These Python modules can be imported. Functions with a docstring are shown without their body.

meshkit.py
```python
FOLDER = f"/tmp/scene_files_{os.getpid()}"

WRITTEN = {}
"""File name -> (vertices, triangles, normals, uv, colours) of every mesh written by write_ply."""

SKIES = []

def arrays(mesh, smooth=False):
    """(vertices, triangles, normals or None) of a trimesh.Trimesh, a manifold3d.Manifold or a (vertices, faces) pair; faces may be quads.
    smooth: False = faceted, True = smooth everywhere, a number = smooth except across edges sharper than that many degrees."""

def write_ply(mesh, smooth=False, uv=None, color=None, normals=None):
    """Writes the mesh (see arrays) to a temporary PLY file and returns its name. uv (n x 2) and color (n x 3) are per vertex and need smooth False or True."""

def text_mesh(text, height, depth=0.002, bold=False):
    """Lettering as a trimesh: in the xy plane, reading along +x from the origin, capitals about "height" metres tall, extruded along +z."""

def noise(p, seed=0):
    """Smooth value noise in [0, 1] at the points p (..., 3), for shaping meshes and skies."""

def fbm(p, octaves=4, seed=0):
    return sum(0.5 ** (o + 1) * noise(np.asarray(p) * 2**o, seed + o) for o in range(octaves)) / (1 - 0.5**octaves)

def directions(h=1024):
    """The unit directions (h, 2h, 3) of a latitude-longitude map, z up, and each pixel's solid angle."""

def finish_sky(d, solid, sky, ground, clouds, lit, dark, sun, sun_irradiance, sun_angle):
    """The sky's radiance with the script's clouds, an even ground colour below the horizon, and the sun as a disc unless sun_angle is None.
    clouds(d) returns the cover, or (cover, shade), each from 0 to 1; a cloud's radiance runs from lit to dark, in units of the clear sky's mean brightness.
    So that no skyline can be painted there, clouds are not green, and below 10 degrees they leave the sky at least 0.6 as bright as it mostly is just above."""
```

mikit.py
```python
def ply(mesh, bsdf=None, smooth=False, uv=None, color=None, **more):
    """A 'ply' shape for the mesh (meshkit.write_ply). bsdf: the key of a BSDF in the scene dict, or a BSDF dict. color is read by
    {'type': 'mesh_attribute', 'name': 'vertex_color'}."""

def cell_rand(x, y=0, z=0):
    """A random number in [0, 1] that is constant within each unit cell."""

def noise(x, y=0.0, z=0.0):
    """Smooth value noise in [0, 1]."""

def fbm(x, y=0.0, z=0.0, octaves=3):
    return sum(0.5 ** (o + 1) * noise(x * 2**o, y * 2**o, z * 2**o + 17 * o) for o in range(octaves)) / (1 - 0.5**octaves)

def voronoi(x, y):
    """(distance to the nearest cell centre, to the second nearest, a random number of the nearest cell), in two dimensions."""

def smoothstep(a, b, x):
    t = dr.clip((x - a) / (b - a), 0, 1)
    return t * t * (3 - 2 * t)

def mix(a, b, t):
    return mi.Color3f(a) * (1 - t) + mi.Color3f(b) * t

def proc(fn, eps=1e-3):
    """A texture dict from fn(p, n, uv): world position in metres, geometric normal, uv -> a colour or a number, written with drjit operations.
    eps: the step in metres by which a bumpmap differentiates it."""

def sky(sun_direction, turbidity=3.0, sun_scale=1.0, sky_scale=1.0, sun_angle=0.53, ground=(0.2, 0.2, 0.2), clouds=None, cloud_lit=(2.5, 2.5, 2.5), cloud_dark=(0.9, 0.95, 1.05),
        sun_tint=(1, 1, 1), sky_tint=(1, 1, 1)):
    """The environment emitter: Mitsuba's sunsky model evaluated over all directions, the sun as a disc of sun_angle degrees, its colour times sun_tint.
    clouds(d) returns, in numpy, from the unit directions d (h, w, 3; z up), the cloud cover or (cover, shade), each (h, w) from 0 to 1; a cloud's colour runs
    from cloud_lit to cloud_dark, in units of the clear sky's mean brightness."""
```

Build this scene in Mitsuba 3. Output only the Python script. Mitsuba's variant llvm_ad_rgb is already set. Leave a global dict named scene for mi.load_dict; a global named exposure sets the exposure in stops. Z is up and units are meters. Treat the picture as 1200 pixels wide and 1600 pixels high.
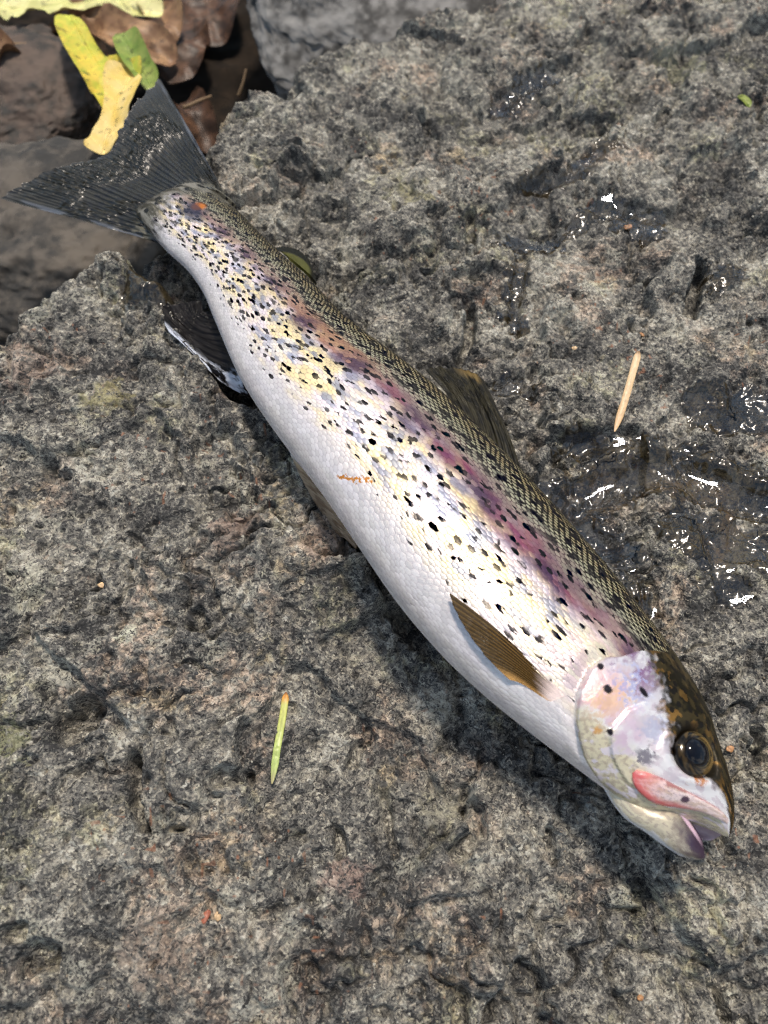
import math, numpy as np, trimesh, drjit as dr, mitsuba as mi, mikit, meshkit
import shapely
from scipy.interpolate import PchipInterpolator, CubicSpline, RegularGridInterpolator
from scipy.spatial import cKDTree
from scipy.ndimage import gaussian_filter, maximum_filter, minimum_filter
from mikit import noise, fbm, voronoi, cell_rand, smoothstep, mix, proc

T = mi.ScalarTransform4f
scene, labels = {}, {}
RNG = np.random.default_rng(7)

# ------------------------------------------------------------------ camera, sky, exposure
TILT, EYE = math.radians(28), np.array([0.0, 0.0, 0.212])
LOOK = np.array([0, math.sin(TILT), -math.cos(TILT)])
scene['camera'] = {'type': 'thinlens', 'fov': 48.0, 'fov_axis': 'x', 'aperture_radius': 0.0009, 'focus_distance': 0.222,
                   'near_clip': 0.01, 'far_clip': 100.0,
                   'to_world': T().look_at(origin=EYE.tolist(), target=(EYE + LOOK).tolist(), up=[0, math.cos(TILT), math.sin(TILT)])}


def clouds(d):
    f = meshkit.fbm(d * 2.2 + 3.1, 5, 4)
    return np.clip((f - 0.53) / 0.12, 0, 1), np.clip((meshkit.fbm(d * 3 + 8, 4, 9) - 0.45) * 2.0, 0, 1)


SUN = np.array([0.09, 0.30, 0.95])
scene['sky'] = mikit.sky(SUN.tolist(), turbidity=3, sun_scale=0.92, sky_scale=1.5, sun_angle=8.0, clouds=clouds, sun_tint=(0.95, 1.0, 1.10), sky_tint=(1.10, 1.0, 0.84))
exposure = 1.48


# ------------------------------------------------------------------ helpers
def tag(key, label=None, cat=None, group=None, kind=None):
    d = labels.setdefault(key, {})
    for k, v in (('label', label), ('category', cat), ('group', group), ('kind', kind)):
        if v:
            d[k] = v


def numbered(name):
    if not any(k == name or k.startswith(name + '__') for k in scene):
        return name
    i = 1
    while any(k == f'{name}_{i:03d}' or k.startswith(f'{name}_{i:03d}__') for k in scene):
        i += 1
    return f'{name}_{i:03d}'


def add(name, mesh, bsdf, parent=None, smooth=True, **kw):
    key = numbered((parent + '__' if parent else '') + name)
    scene[key] = mikit.ply(mesh, bsdf, smooth=smooth, **kw)
    return key


def grid_faces(n, m, wrap=False):
    i, j = np.meshgrid(np.arange(n - 1), np.arange(m if wrap else m - 1), indexing='ij')
    k = (j + 1) % m
    a, b, c, d = i * m + j, i * m + k, (i + 1) * m + k, (i + 1) * m + j
    return np.stack([a, b, c, d], -1).reshape(-1, 4)


def nz(p, f, o=3, seed=0):
    return meshkit.fbm(np.asarray(p) * f, o, seed) - 0.5


def unit(v):
    v = np.asarray(v, float)
    return v / np.maximum(np.linalg.norm(v, axis=-1, keepdims=True), 1e-12)


def resample(P, n, smooth=True):
    P = np.asarray(P, float)
    t = np.r_[0, np.cumsum(np.linalg.norm(np.diff(P, axis=0), axis=1))]
    t /= t[-1]
    x = np.linspace(0, 1, n)
    return PchipInterpolator(t, P, axis=0)(x) if smooth and len(P) > 2 else np.stack([np.interp(x, t, P[:, k]) for k in range(3)], 1)


def sst(a, b, x):
    t = np.clip((x - a) / (b - a), 0, 1)
    return t * t * (3 - 2 * t)


# ------------------------------------------------------------------ the trout's frame: spine, cross-sections (the rock is hollowed where it rests)
# (back edge, belly edge) pairs along the fish at the height of its middle; roll: how far the belly is turned up; thick: thickness over depth
SPINE = [
    ([(-0.0775,0.2346,0.0098), (-0.0815,0.2256,0.0098)], 4, 0.03), ([(-0.0733,0.2349,0.0096), (-0.0794,0.2226,0.0096)], 4, 0.05), ([(-0.0687,0.2356,0.0095), (-0.0790,0.2189,0.0095)], 5, 0.09), ([(-0.0644,0.2341,0.0100), (-0.0775,0.2149,0.0100)], 5, 0.20),
    ([(-0.0599,0.2308,0.0105), (-0.0757,0.2115,0.0105)], 6, 0.36), ([(-0.0547,0.2254,0.0110), (-0.0739,0.2076,0.0110)], 8, 0.42), ([(-0.0481,0.2173,0.0110), (-0.0681,0.2002,0.0110)], 10, 0.48), ([(-0.0406,0.2071,0.0120), (-0.0615,0.1933,0.0120)], 12, 0.52), ([(-0.0318,0.1963,0.0130), (-0.0542,0.1815,0.0130)], 14, 0.55), ([(-0.0213,0.1844,0.0140), (-0.0477,0.1665,0.0140)], 16, 0.57),
    ([(-0.0126,0.1710,0.0150), (-0.0418,0.1506,0.0150)], 18, 0.58), ([(0.0005,0.1560,0.0160), (-0.0320,0.1340,0.0160)], 20, 0.59), ([(0.0130,0.1435,0.0170), (-0.0229,0.1210,0.0170)], 22, 0.59), ([(0.0242,0.1309,0.0175), (-0.0132,0.1062,0.0175)], 22, 0.59),
    ([(0.0337,0.1190,0.0180), (-0.0045,0.0914,0.0180)], 22, 0.59), ([(0.0427,0.1065,0.0180), (0.0039,0.0778,0.0180)], 22, 0.59), ([(0.0512,0.0941,0.0180), (0.0135,0.0655,0.0180)], 22, 0.59), ([(0.0585,0.0830,0.0180), (0.0227,0.0563,0.0180)], 22, 0.59),
    ([(0.0644,0.0734,0.0180), (0.0310,0.0492,0.0180)], 22, 0.60), ([(0.0693,0.0648,0.0175), (0.0385,0.0432,0.0175)], 22, 0.62), ([(0.0732,0.0563,0.0170), (0.0451,0.0379,0.0170)], 22, 0.64), ([(0.0760,0.0470,0.0170), (0.0518,0.0332,0.0170)], 22, 0.66), ([(0.0776,0.0394,0.0165), (0.0595,0.0315,0.0165)], 22, 0.76),
    ([(0.0780,0.0343,0.0160), (0.0648,0.0305,0.0160)], 22, 0.88), ([(0.0774,0.0305,0.0160), (0.0687,0.0289,0.0160)], 22, 0.98), ([(0.0764,0.0279,0.0160), (0.0712,0.0273,0.0160)], 22, 1.05), ([(0.0752,0.0262,0.0160), (0.0727,0.0260,0.0160)], 22, 1.05), ([(0.0743,0.0254,0.0160), (0.0736,0.0255,0.0160)], 22, 1.0)]
back, belly = np.array([s[0][0] for s in SPINE]), np.array([s[0][1] for s in SPINE])
mid = (back + belly) / 2
arc = np.r_[0, np.cumsum(np.linalg.norm(np.diff(mid, axis=0), axis=1))]
arc -= arc[4]
half = []
for k in range(len(mid)):
    v = unit(EYE - mid[k])
    dlt = (back[k] - belly[k]) / 2
    half.append(math.sqrt(dlt @ dlt - (dlt @ v) ** 2))
NS, NT = 620, 224
q = np.linspace(0, 1, NS)
SS = arc[0] + (arc[-1] - arc[0]) * (1 - (1 - q) ** 1.18)
C = CubicSpline(arc, gaussian_filter(mid, (0.6, 0), mode='nearest'), axis=0)(SS)
Wd = PchipInterpolator(arc, half)(SS)
roll = np.radians(np.interp(SS, arc, [s[1] for s in SPINE]))
thick = PchipInterpolator(arc, [s[2] for s in SPINE])(SS)
TAN = unit(np.gradient(gaussian_filter(C, (8, 0), mode='nearest'), SS, axis=0))
TAN[-60:] = TAN[-60]
DH = unit(np.stack([-TAN[:, 1], TAN[:, 0], TAN[:, 0] * 0], 1))
UP = np.cross(TAN, DH)
LAT = UP * np.cos(roll)[:, None] + DH * np.sin(roll)[:, None]
DOR = DH * np.cos(roll)[:, None] - UP * np.sin(roll)[:, None]
VW = EYE - C
VW = unit(VW - (VW * TAN).sum(1, keepdims=True) * TAN)
ca = (VW * LAT).sum(1)
AA = Wd / np.sqrt(ca ** 2 + thick ** 2 * (1 - ca ** 2))
BB = AA * thick
TH = np.linspace(-np.pi, np.pi, NT)
HEAD_LEN = arc[-1]


def body_point(si, th, lift=0.0):
    """Point of the skin at station si (fraction of length in metres) and angle th (radians)."""
    f = lambda A: np.stack([np.interp(si, SS, A[:, k]) for k in range(3)], -1)
    a, b = np.interp(si, SS, AA) + lift, np.interp(si, SS, BB) + lift
    return f(C) + f(DOR) * (a * np.sin(th))[..., None] + f(LAT) * (b * np.cos(th))[..., None]


S2, T2 = np.meshgrid(SS, TH, indexing='ij')


def gill(th):
    """Where along the body (metres from the tail) the hind edge of the gill cover lies, by angle."""
    return np.interp(np.degrees(th), GILL_D, GILL_S)


GILL_D = [-180, -120, -99, -80, -61, -44, -28, -15, -7, 6, 30, 180]
GILL_S = [0.229, 0.226, 0.2193, 0.2107, 0.2042, 0.2003, 0.1985, 0.1990, 0.2008, 0.2021, 0.206, 0.208]
SNOUT = arc[-1]
# === fish frame done

# ------------------------------------------------------------------ the boulder: one displaced sheet with a step, cracks, pits and knobs
EDGE_LOW = [(-0.1656,0.1294,0.0000), (-0.1178,0.1650,0.0000), (-0.1122,0.1762,0.0000), (-0.1045,0.1893,0.0000), (-0.0936,0.1985,0.0000), (-0.0850,0.2049,0.0000), (-0.0795,0.1990,0.0000), (-0.0690,0.1872,0.0000), (-0.0590,0.1662,0.0000), (-0.0408,0.1454,0.0000), (-0.0307,0.1417,0.0000), (-0.0239,0.1283,0.0000), (-0.0152,0.1158,0.0000), (-0.0070,0.1009,0.0000), (0.0000,0.0869,0.0000), (0.0074,0.0736,0.0000), (0.0192,0.0602,0.0000)]
EDGE_HIGH = [(-0.0825,0.2052,0.0000), (-0.0833,0.2100,0.0000), (-0.0823,0.2166,0.0000), (-0.0754,0.2196,0.0000), (-0.0669,0.2328,0.0000), (-0.0634,0.2463,0.0000), (-0.0623,0.2588,0.0000), (-0.0622,0.2700,0.0000), (-0.0590,0.2841,0.0000), (-0.0515,0.2891,0.0000), (-0.0447,0.2913,0.0000), (-0.0392,0.2880,0.0000), (-0.0364,0.2984,0.0000), (-0.0335,0.3079,0.0000), (-0.0200,0.3188,0.0000), (0.0000,0.3293,0.0000), (0.0258,0.3422,0.0000), (0.0799,0.3663,0.0000)]
LOW = shapely.Polygon([p[:2] for p in EDGE_LOW] + [(0.03, -0.30), (-0.5, -0.30), (-0.5, 0.10)])
HIGH = shapely.Polygon([p[:2] for p in EDGE_HIGH] + [(0.12, 0.9), (0.6, 0.9), (0.6, -0.35), (-0.02, -0.35), (-0.04, 0.05)])
WHOLE = shapely.union_all([LOW.buffer(0.0005), HIGH.buffer(0.0005)])


def seg_dist(x, y, a, b):
    ax, ay, bx, by = a[0], a[1], b[0], b[1]
    l2 = max((bx - ax) ** 2 + (by - ay) ** 2, 1e-12)
    t = np.clip(((x - ax) * (bx - ax) + (y - ay) * (by - ay)) / l2, 0, 1)
    return np.hypot(x - ax - t * (bx - ax), y - ay - t * (by - ay))


def signed(poly, x, y):
    c = np.array(poly.exterior.coords)
    d = np.full(x.shape, 9.0)
    for a, b in zip(c[:-1], c[1:]):
        d = np.minimum(d, seg_dist(x, y, a, b))
    return np.where(shapely.contains_xy(poly, x.ravel(), y.ravel()).reshape(x.shape), d, -d)


# (ends, radius mm, depth mm): pits and cracks are sunk, knobs (negative depth) stand proud
HOLES = [
    ([(-0.0739,0.0507,0.0000), (-0.0707,0.0541,0.0000)], 5.0, 6.5), ([(-0.0740,0.0020,0.0000), (-0.0703,0.0030,0.0000)], 3.0, 5.0), ([(-0.0780,0.0068,0.0000), (-0.0763,0.0071,0.0000)], 1.8, 3.0),
    ([(0.0208,0.0330,0.0000), (0.0214,0.0273,0.0000), (0.0169,0.0232,0.0000)], 2.3, 4.0), ([(0.1031,0.2029,0.0000), (0.0974,0.1840,0.0000)], 2.4, 6.5), ([(0.0294,0.2261,0.0000), (0.0295,0.2158,0.0000)], 2.2, 3.5),
    ([(0.0283,0.1893,0.0000), (0.0264,0.1762,0.0000), (0.0228,0.1662,0.0000)], 2.0, 4.5), ([(-0.0576,0.0430,0.0000), (-0.0564,0.0363,0.0000), (-0.0536,0.0285,0.0000)], 1.6, 4.5), ([(-0.0381,0.0388,0.0000), (-0.0324,0.0397,0.0000)], 2.2, 3.2),
    ([(-0.0389,0.0148,0.0000), (-0.0380,0.0116,0.0000)], 1.3, 3.0), ([(-0.0062,0.0491,0.0000), (-0.0080,0.0445,0.0000)], 1.7, 2.8), ([(0.0921,0.0522,0.0000), (0.0917,0.0460,0.0000)], 1.8, 3.0),
    ([(0.0162,-0.0055,0.0000), (0.0165,-0.0100,0.0000)], 2.2, 4.0), ([(-0.0104,0.0285,0.0000), (-0.0103,0.0236,0.0000)], 1.3, 2.6), ([(0.0387,0.0285,0.0000), (0.0393,0.0222,0.0000)], 1.2, 2.2),
    ([(0.0731,-0.0041,0.0000), (0.0731,-0.0100,0.0000)], 1.8, 3.0), ([(0.0156,0.0491,0.0000), (0.0203,0.0570,0.0000)], 2.8, 2.0), ([(0.0516,0.2447,0.0000), (0.0679,0.2505,0.0000), (0.0766,0.2578,0.0000)], 2.6, 2.6),
    ([(0.0431,0.2891,0.0000), (0.0612,0.3040,0.0000), (0.0740,0.3098,0.0000)], 3.0, 2.5), ([(0.0457,0.2114,0.0000), (0.0440,0.1974,0.0000), (0.0420,0.1814,0.0000)], 2.0, 2.2), ([(0.0729,0.2353,0.0000), (0.0857,0.2322,0.0000)], 3.0, 2.8),
    ([(0.1009,0.2748,0.0000), (0.1055,0.2819,0.0000)], 2.4, 3.0), ([(0.1382,0.2855,0.0000), (0.1366,0.2713,0.0000)], 2.0, 2.8), ([(0.0367,0.2202,0.0000), (0.0536,0.2172,0.0000), (0.0651,0.2246,0.0000)], 2.0, 1.8),
    ([(0.0000,0.0371,0.0000), (0.0015,0.0285,0.0000), (0.0022,0.0243,0.0000)], 1.2, 2.2), ([(0.0604,0.0243,0.0000), (0.0619,0.0148,0.0000)], 5.5, 1.8), ([(0.0056,0.0033,0.0000), (0.0084,0.0020,0.0000)], 1.5, 2.0),
    ([(-0.0466,0.0788,0.0000), (-0.0443,0.0753,0.0000)], 1.4, 2.2), ([(-0.0831,0.1762,0.0000), (-0.0819,0.1893,0.0000)], 3.0, 2.0), ([(-0.0047,0.0538,0.0000), (-0.0041,0.0507,0.0000)], 1.0, 2.0),
    ([(-0.0368,0.0243,0.0000), (-0.0358,0.0202,0.0000)], 1.2, 2.0), ([(-0.0168,0.0027,0.0000), (-0.0153,-0.0004,0.0000)], 1.3, 2.4), ([(0.0099,0.0745,0.0000), (0.0067,0.0841,0.0000)], 3.0, 2.5),
    ([(-0.0236,0.0243,0.0000), (-0.0193,0.0270,0.0000)], 1.4, 1.4), ([(0.0605,0.0356,0.0000), (0.0575,0.0299,0.0000)], 2.0, 1.0), ([(0.0539,0.1168,0.0000), (0.0654,0.1230,0.0000), (0.0839,0.1251,0.0000), (0.0938,0.1188,0.0000), (0.1105,0.1127,0.0000)], 5.5, 2.6),
    ([(0.0575,0.1337,0.0000), (0.0596,0.1359,0.0000)], 3.6, 2.0), ([(0.0905,0.1009,0.0000), (0.1058,0.0990,0.0000)], 4.0, 1.6), ([(0.0499,0.1127,0.0000), (0.0609,0.1009,0.0000)], 4.0, 1.8),
    ([(0.0134,0.0299,0.0000), (0.0119,0.0287,0.0000)], 8.5, -2.6), ([(0.0214,0.1853,0.0000), (0.0192,0.1801,0.0000)], 6.5, -2.8), ([(0.0237,0.2202,0.0000), (0.0225,0.2166,0.0000)], 4.5, -2.4),
    ([(-0.0224,0.0299,0.0000), (-0.0119,0.0285,0.0000)], 12.0, -2.0), ([(0.0939,0.2001,0.0000), (0.0916,0.1920,0.0000)], 8.0, -2.2), ([(-0.0313,0.0507,0.0000), (-0.0341,0.0460,0.0000)], 9.0, -1.6),
    ([(-0.0546,0.0618,0.0000), (-0.0478,0.0586,0.0000)], 12.0, -1.5), ([(-0.0396,0.0071,0.0000), (-0.0388,0.0058,0.0000)], 7.5, 1.8), ([(0.0742,0.1337,0.0000), (0.0644,0.1294,0.0000)], 6.0, -2.0),
    ([(0.0913,0.1359,0.0000), (0.1076,0.1337,0.0000)], 4.0, -1.5), ([(0.0801,0.1009,0.0000), (0.0703,0.0933,0.0000)], 10.0, -1.6), ([(-0.0057,0.0122,0.0000), (0.0029,0.0148,0.0000)], 14.0, -1.6),
    ([(0.0396,0.0071,0.0000), (0.0503,0.0020,0.0000)], 14.0, 1.6), ([(-0.0707,0.0243,0.0000), (-0.0634,0.0148,0.0000)], 14.0, -1.8), ([(-0.0908,0.0841,0.0000), (-0.0830,0.0878,0.0000)], 10.0, -1.6),
]


def axis(lo, hi, step0, step1, far_lo, far_hi):
    a = [lo]
    while a[-1] < hi:
        a.append(a[-1] + step0 + (step1 - step0) * (a[-1] - lo) / (hi - lo))
    up, dn, s = [], [], step1 * 1.5
    x = a[-1]
    while x < far_hi:
        x += s; s *= 1.18; up.append(x)
    x, s = lo, step0 * 1.5
    while x > far_lo:
        x -= s; s *= 1.18; dn.append(x)
    return np.array(dn[::-1] + a + up)


GX, GY = axis(-0.168, 0.168, 0.00042, 0.00042, -0.55, 0.6), axis(-0.018, 0.37, 0.00034, 0.00066, -0.5, 0.95)
X, Y = np.meshgrid(GX, GY)
P3 = np.stack([X, Y, X * 0], -1)
wx, wy = nz(P3, 90, 3, 11) * 0.007, nz(P3, 90, 3, 23) * 0.007
fx, fy = nz(P3, 420, 2, 31) * 0.0016, nz(P3, 420, 2, 33) * 0.0016
d_low = signed(LOW, X + wx * 0.7 + fx, Y + wy * 0.7 + fy)
d_all = signed(WHOLE, X + wx * 0.6 + fx, Y + wy * 0.6 + fy)
Q0 = np.array([(-0.0307,0.1417,0.0000)][0][:2])
along = (X - Q0[0]) * 0.68 - (Y - Q0[1]) * 0.73
Z = nz(P3, 14, 3, 1) * 0.010 + nz(P3, 55, 3, 2) * 0.0062
Z += 0.0105 * sst(0.110, 0.03, along) * sst(-0.0006, 0.0018, d_low) - 0.0100 * sst(0.08, 0.01, along) * sst(0.030, 0.0, -d_low) * (d_low < 0)
for pts, r, depth in HOLES:
    r, depth = r / 1000, depth / 1000 * (1.5 if depth > 0 else 1.0)
    x0, x1 = min(p[0] for p in pts) - 3 * r, max(p[0] for p in pts) + 3 * r
    y0, y1 = min(p[1] for p in pts) - 3 * r, max(p[1] for p in pts) + 3 * r
    i0, i1, j0, j1 = *np.searchsorted(GY, [y0, y1]), *np.searchsorted(GX, [x0, x1])
    sl = np.s_[i0:i1, j0:j1]
    d = np.full(X[sl].shape, 9.0)
    for a, b in zip(pts[:-1], pts[1:]):
        d = np.minimum(d, seg_dist(X[sl] + wx[sl] * 0.35 + fx[sl], Y[sl] + wy[sl] * 0.35 + fy[sl], a, b))
    Z[sl] -= depth * (sst(1.2, 0.6, d / r) if depth > 0 else sst(1.3, 0.1, d / r))
# weathered relief at smaller and smaller sizes, with sharp-lipped hollows
rid = np.abs(nz(P3, 130, 3, 41)) * 2
Z += nz(P3, 160, 3, 3) * 0.0032 - 0.0028 * sst(0.20, 0.0, rid) * sst(0.47, 0.62, meshkit.fbm(P3 * 45, 2, 44))
pit = meshkit.fbm(P3 * 260, 2, 51)
Z -= 0.0014 * sst(0.60, 0.70, pit)
Z += nz(P3, 520, 2, 5) * 0.0019 + nz(P3, 1250, 2, 6) * 0.00100

def chips(cell, height, seed):
    """Broken faces: every cell of an irregular mosaic lies a little higher or lower and is tilted."""
    g = np.random.default_rng(seed)
    pts = np.stack(np.meshgrid(np.arange(-0.22, 0.22, cell), np.arange(-0.06, 0.42, cell)), -1).reshape(-1, 2) + g.uniform(-0.5, 0.5, (int(np.ceil(0.44 / cell - 1e-9)) * int(np.ceil(0.48 / cell - 1e-9)), 2)) * cell
    wu, wv = nz(P3, 0.9 / cell, 3, seed + 1) * cell * 1.5, nz(P3, 0.9 / cell, 3, seed + 2) * cell * 1.5
    xy = np.stack([X + wu, Y + wv], -1).reshape(-1, 2)
    _, k = cKDTree(pts).query(xy)
    off, tilt = g.uniform(-1, 1, len(pts)), g.normal(0, 0.6, (len(pts), 2))
    h = off[k] + ((xy - pts[k]) / cell * tilt[k]).sum(1)
    return gaussian_filter(h.reshape(X.shape), 0.8) * height


Z += chips(0.030, 0.0032, 85) + chips(0.0105, 0.0016, 81) * sst(0.35, 0.6, meshkit.fbm(P3 * 38, 2, 84)) + chips(0.0036, 0.00060, 82) + chips(0.0017, 0.00024, 83)
wall = np.minimum(np.maximum(-d_all, 0) * 4.0, 0.140) + 0.006 * sst(0.007, -0.001, d_all)
Z -= wall
WET = [([(0.0501,0.1147,0.0000), (0.0596,0.1199,0.0000), (0.0731,0.1262,0.0000), (0.0841,0.1262,0.0000), (0.0939,0.1199,0.0000), (0.1122,0.1127,0.0000)], 8.5), ([(0.0510,0.1147,0.0000), (0.0612,0.1028,0.0000), (0.0665,0.0971,0.0000)], 5.5), ([(0.0842,0.1048,0.0000), (0.1092,0.0990,0.0000)], 8.0),
       ([(0.0565,0.1326,0.0000), (0.0605,0.1359,0.0000)], 4.5), ([(0.0951,0.1472,0.0000), (0.1193,0.1449,0.0000)], 7.0), ([(0.1080,0.1974,0.0000), (0.1147,0.2001,0.0000)], 4.5), ([(0.0778,0.2307,0.0000), (0.0899,0.2231,0.0000)], 6.0),
       ([(0.0408,0.2172,0.0000), (0.0557,0.2158,0.0000), (0.0747,0.2322,0.0000)], 3.5), ([(0.0504,0.2441,0.0000), (0.0678,0.2496,0.0000), (0.0805,0.2611,0.0000)], 4.2), ([(0.0429,0.2855,0.0000), (0.0609,0.3003,0.0000)], 5.0), ([(0.0451,0.2114,0.0000), (0.0416,0.1814,0.0000)], 3.0),
       ([(0.0368,0.1565,0.0000), (0.0414,0.1542,0.0000)], 3.2), ([(-0.0785,0.1866,0.0000), (-0.0673,0.1866,0.0000)], 5.5), ([(-0.0831,0.1974,0.0000), (-0.0751,0.1920,0.0000)], 3.0), ([(0.0663,0.0896,0.0000), (0.0670,0.0824,0.0000)], 4.0), ([(0.0905,0.0914,0.0000), (0.0932,0.0878,0.0000)], 3.5)]
WET_SEGS = [(a[:2], b[:2], r / 1000) for pts, r in WET for a, b in zip(pts[:-1], pts[1:])]


def wet_at(x, y):
    d = mi.Float(1.0)
    for (ax, ay), (bx, by), r in WET_SEGS:
        l2 = (bx - ax) ** 2 + (by - ay) ** 2
        t = dr.clip(((x - ax) * (bx - ax) + (y - ay) * (by - ay)) / l2, 0, 1)
        d = dr.minimum(d, dr.sqrt(dr.square(x - ax - t * (bx - ax)) + dr.square(y - ay - t * (by - ay))) - r)
    d += (fbm(x * 220, y * 220, 3.0) - 0.5) * 0.010 + (noise(x * 900, y * 900, 5.0) - 0.5) * 0.0025
    return smoothstep(0.0012, -0.0006, d)


WETV = np.array(wet_at(mi.Float(X.ravel().astype(np.float32)), mi.Float(Y.ravel().astype(np.float32)))).reshape(X.shape)
Z += (gaussian_filter(Z, 4) - 0.0004 - Z) * 0.65 * WETV
# the slab is hollow where the trout presses on it
low = np.full(X.shape, 9.0)
BP = body_point(S2, T2)[:, ::2].reshape(-1, 3)
gi, gj = np.clip(np.searchsorted(GY, BP[:, 1]), 0, len(GY) - 1), np.clip(np.searchsorted(GX, BP[:, 0]), 0, len(GX) - 1)
np.minimum.at(low, (gi, gj), BP[:, 2])
low = minimum_filter(low, 5)
dig = np.where(low < 1, np.maximum(Z - low - 0.0004, 0), 0)
Z -= np.maximum(gaussian_filter(maximum_filter(dig, 13), 5), dig)
ROCK = RegularGridInterpolator((GY, GX), Z, bounds_error=False, fill_value=0.0)
ROCK_SMOOTH = RegularGridInterpolator((GY, GX), gaussian_filter(Z, 3), bounds_error=False, fill_value=0.0)


def rock_z(p):
    p = np.atleast_2d(p)
    return ROCK(np.stack([p[:, 1], p[:, 0]], 1))


# crusts with a place of their own: pale lichen, olive lichen, rosy stone (centre mm, radius mm, colour, strength)
PATCHES = [((p[0] * 1000, p[1] * 1000), r, c, k) for p, r, c, k in (
    ([(-0.0621,0.0726,0.0000)][0], 4.5, (0.55, 0.55, 0.44), 0.9), ([(-0.0912,0.0860,0.0000)][0], 8.0, (0.46, 0.45, 0.36), 0.7), ([(-0.0789,0.0635,0.0000)][0], 6.0, (0.46, 0.45, 0.38), 0.7), ([(-0.0301,-0.0064,0.0000)][0], 5.0, (0.50, 0.49, 0.42), 0.6),
    ([(-0.0863,0.0476,0.0000)][0], 8.0, (0.20, 0.21, 0.10), 0.6), ([(-0.0788,0.1460,0.0000)][0], 8.0, (0.25, 0.22, 0.09), 0.6), ([(0.0110,0.2353,0.0000)][0], 9.0, (0.26, 0.24, 0.11), 0.55), ([(0.1139,0.3117,0.0000)][0], 13.0, (0.26, 0.26, 0.15), 0.5),
    ([(-0.1045,0.1565,0.0000)][0], 13.0, (0.34, 0.25, 0.20), 0.6), ([(-0.0411,0.1028,0.0000)][0], 9.0, (0.33, 0.24, 0.19), 0.6), ([(-0.0155,0.0971,0.0000)][0], 8.0, (0.33, 0.24, 0.19), 0.6), ([(-0.0087,0.0181,0.0000)][0], 7.0, (0.34, 0.23, 0.19), 0.55),
    ([(-0.0701,0.1933,0.0000)][0], 5.0, (0.26, 0.14, 0.10), 0.5), ([(-0.0490,0.0033,0.0000)][0], 10.0, (0.31, 0.24, 0.19), 0.5), ([(0.0880,0.2172,0.0000)][0], 8.0, (0.33, 0.30, 0.24), 0.6), ([(0.0136,0.0356,0.0000)][0], 9.0, (0.32, 0.31, 0.26), 0.5))]


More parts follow.
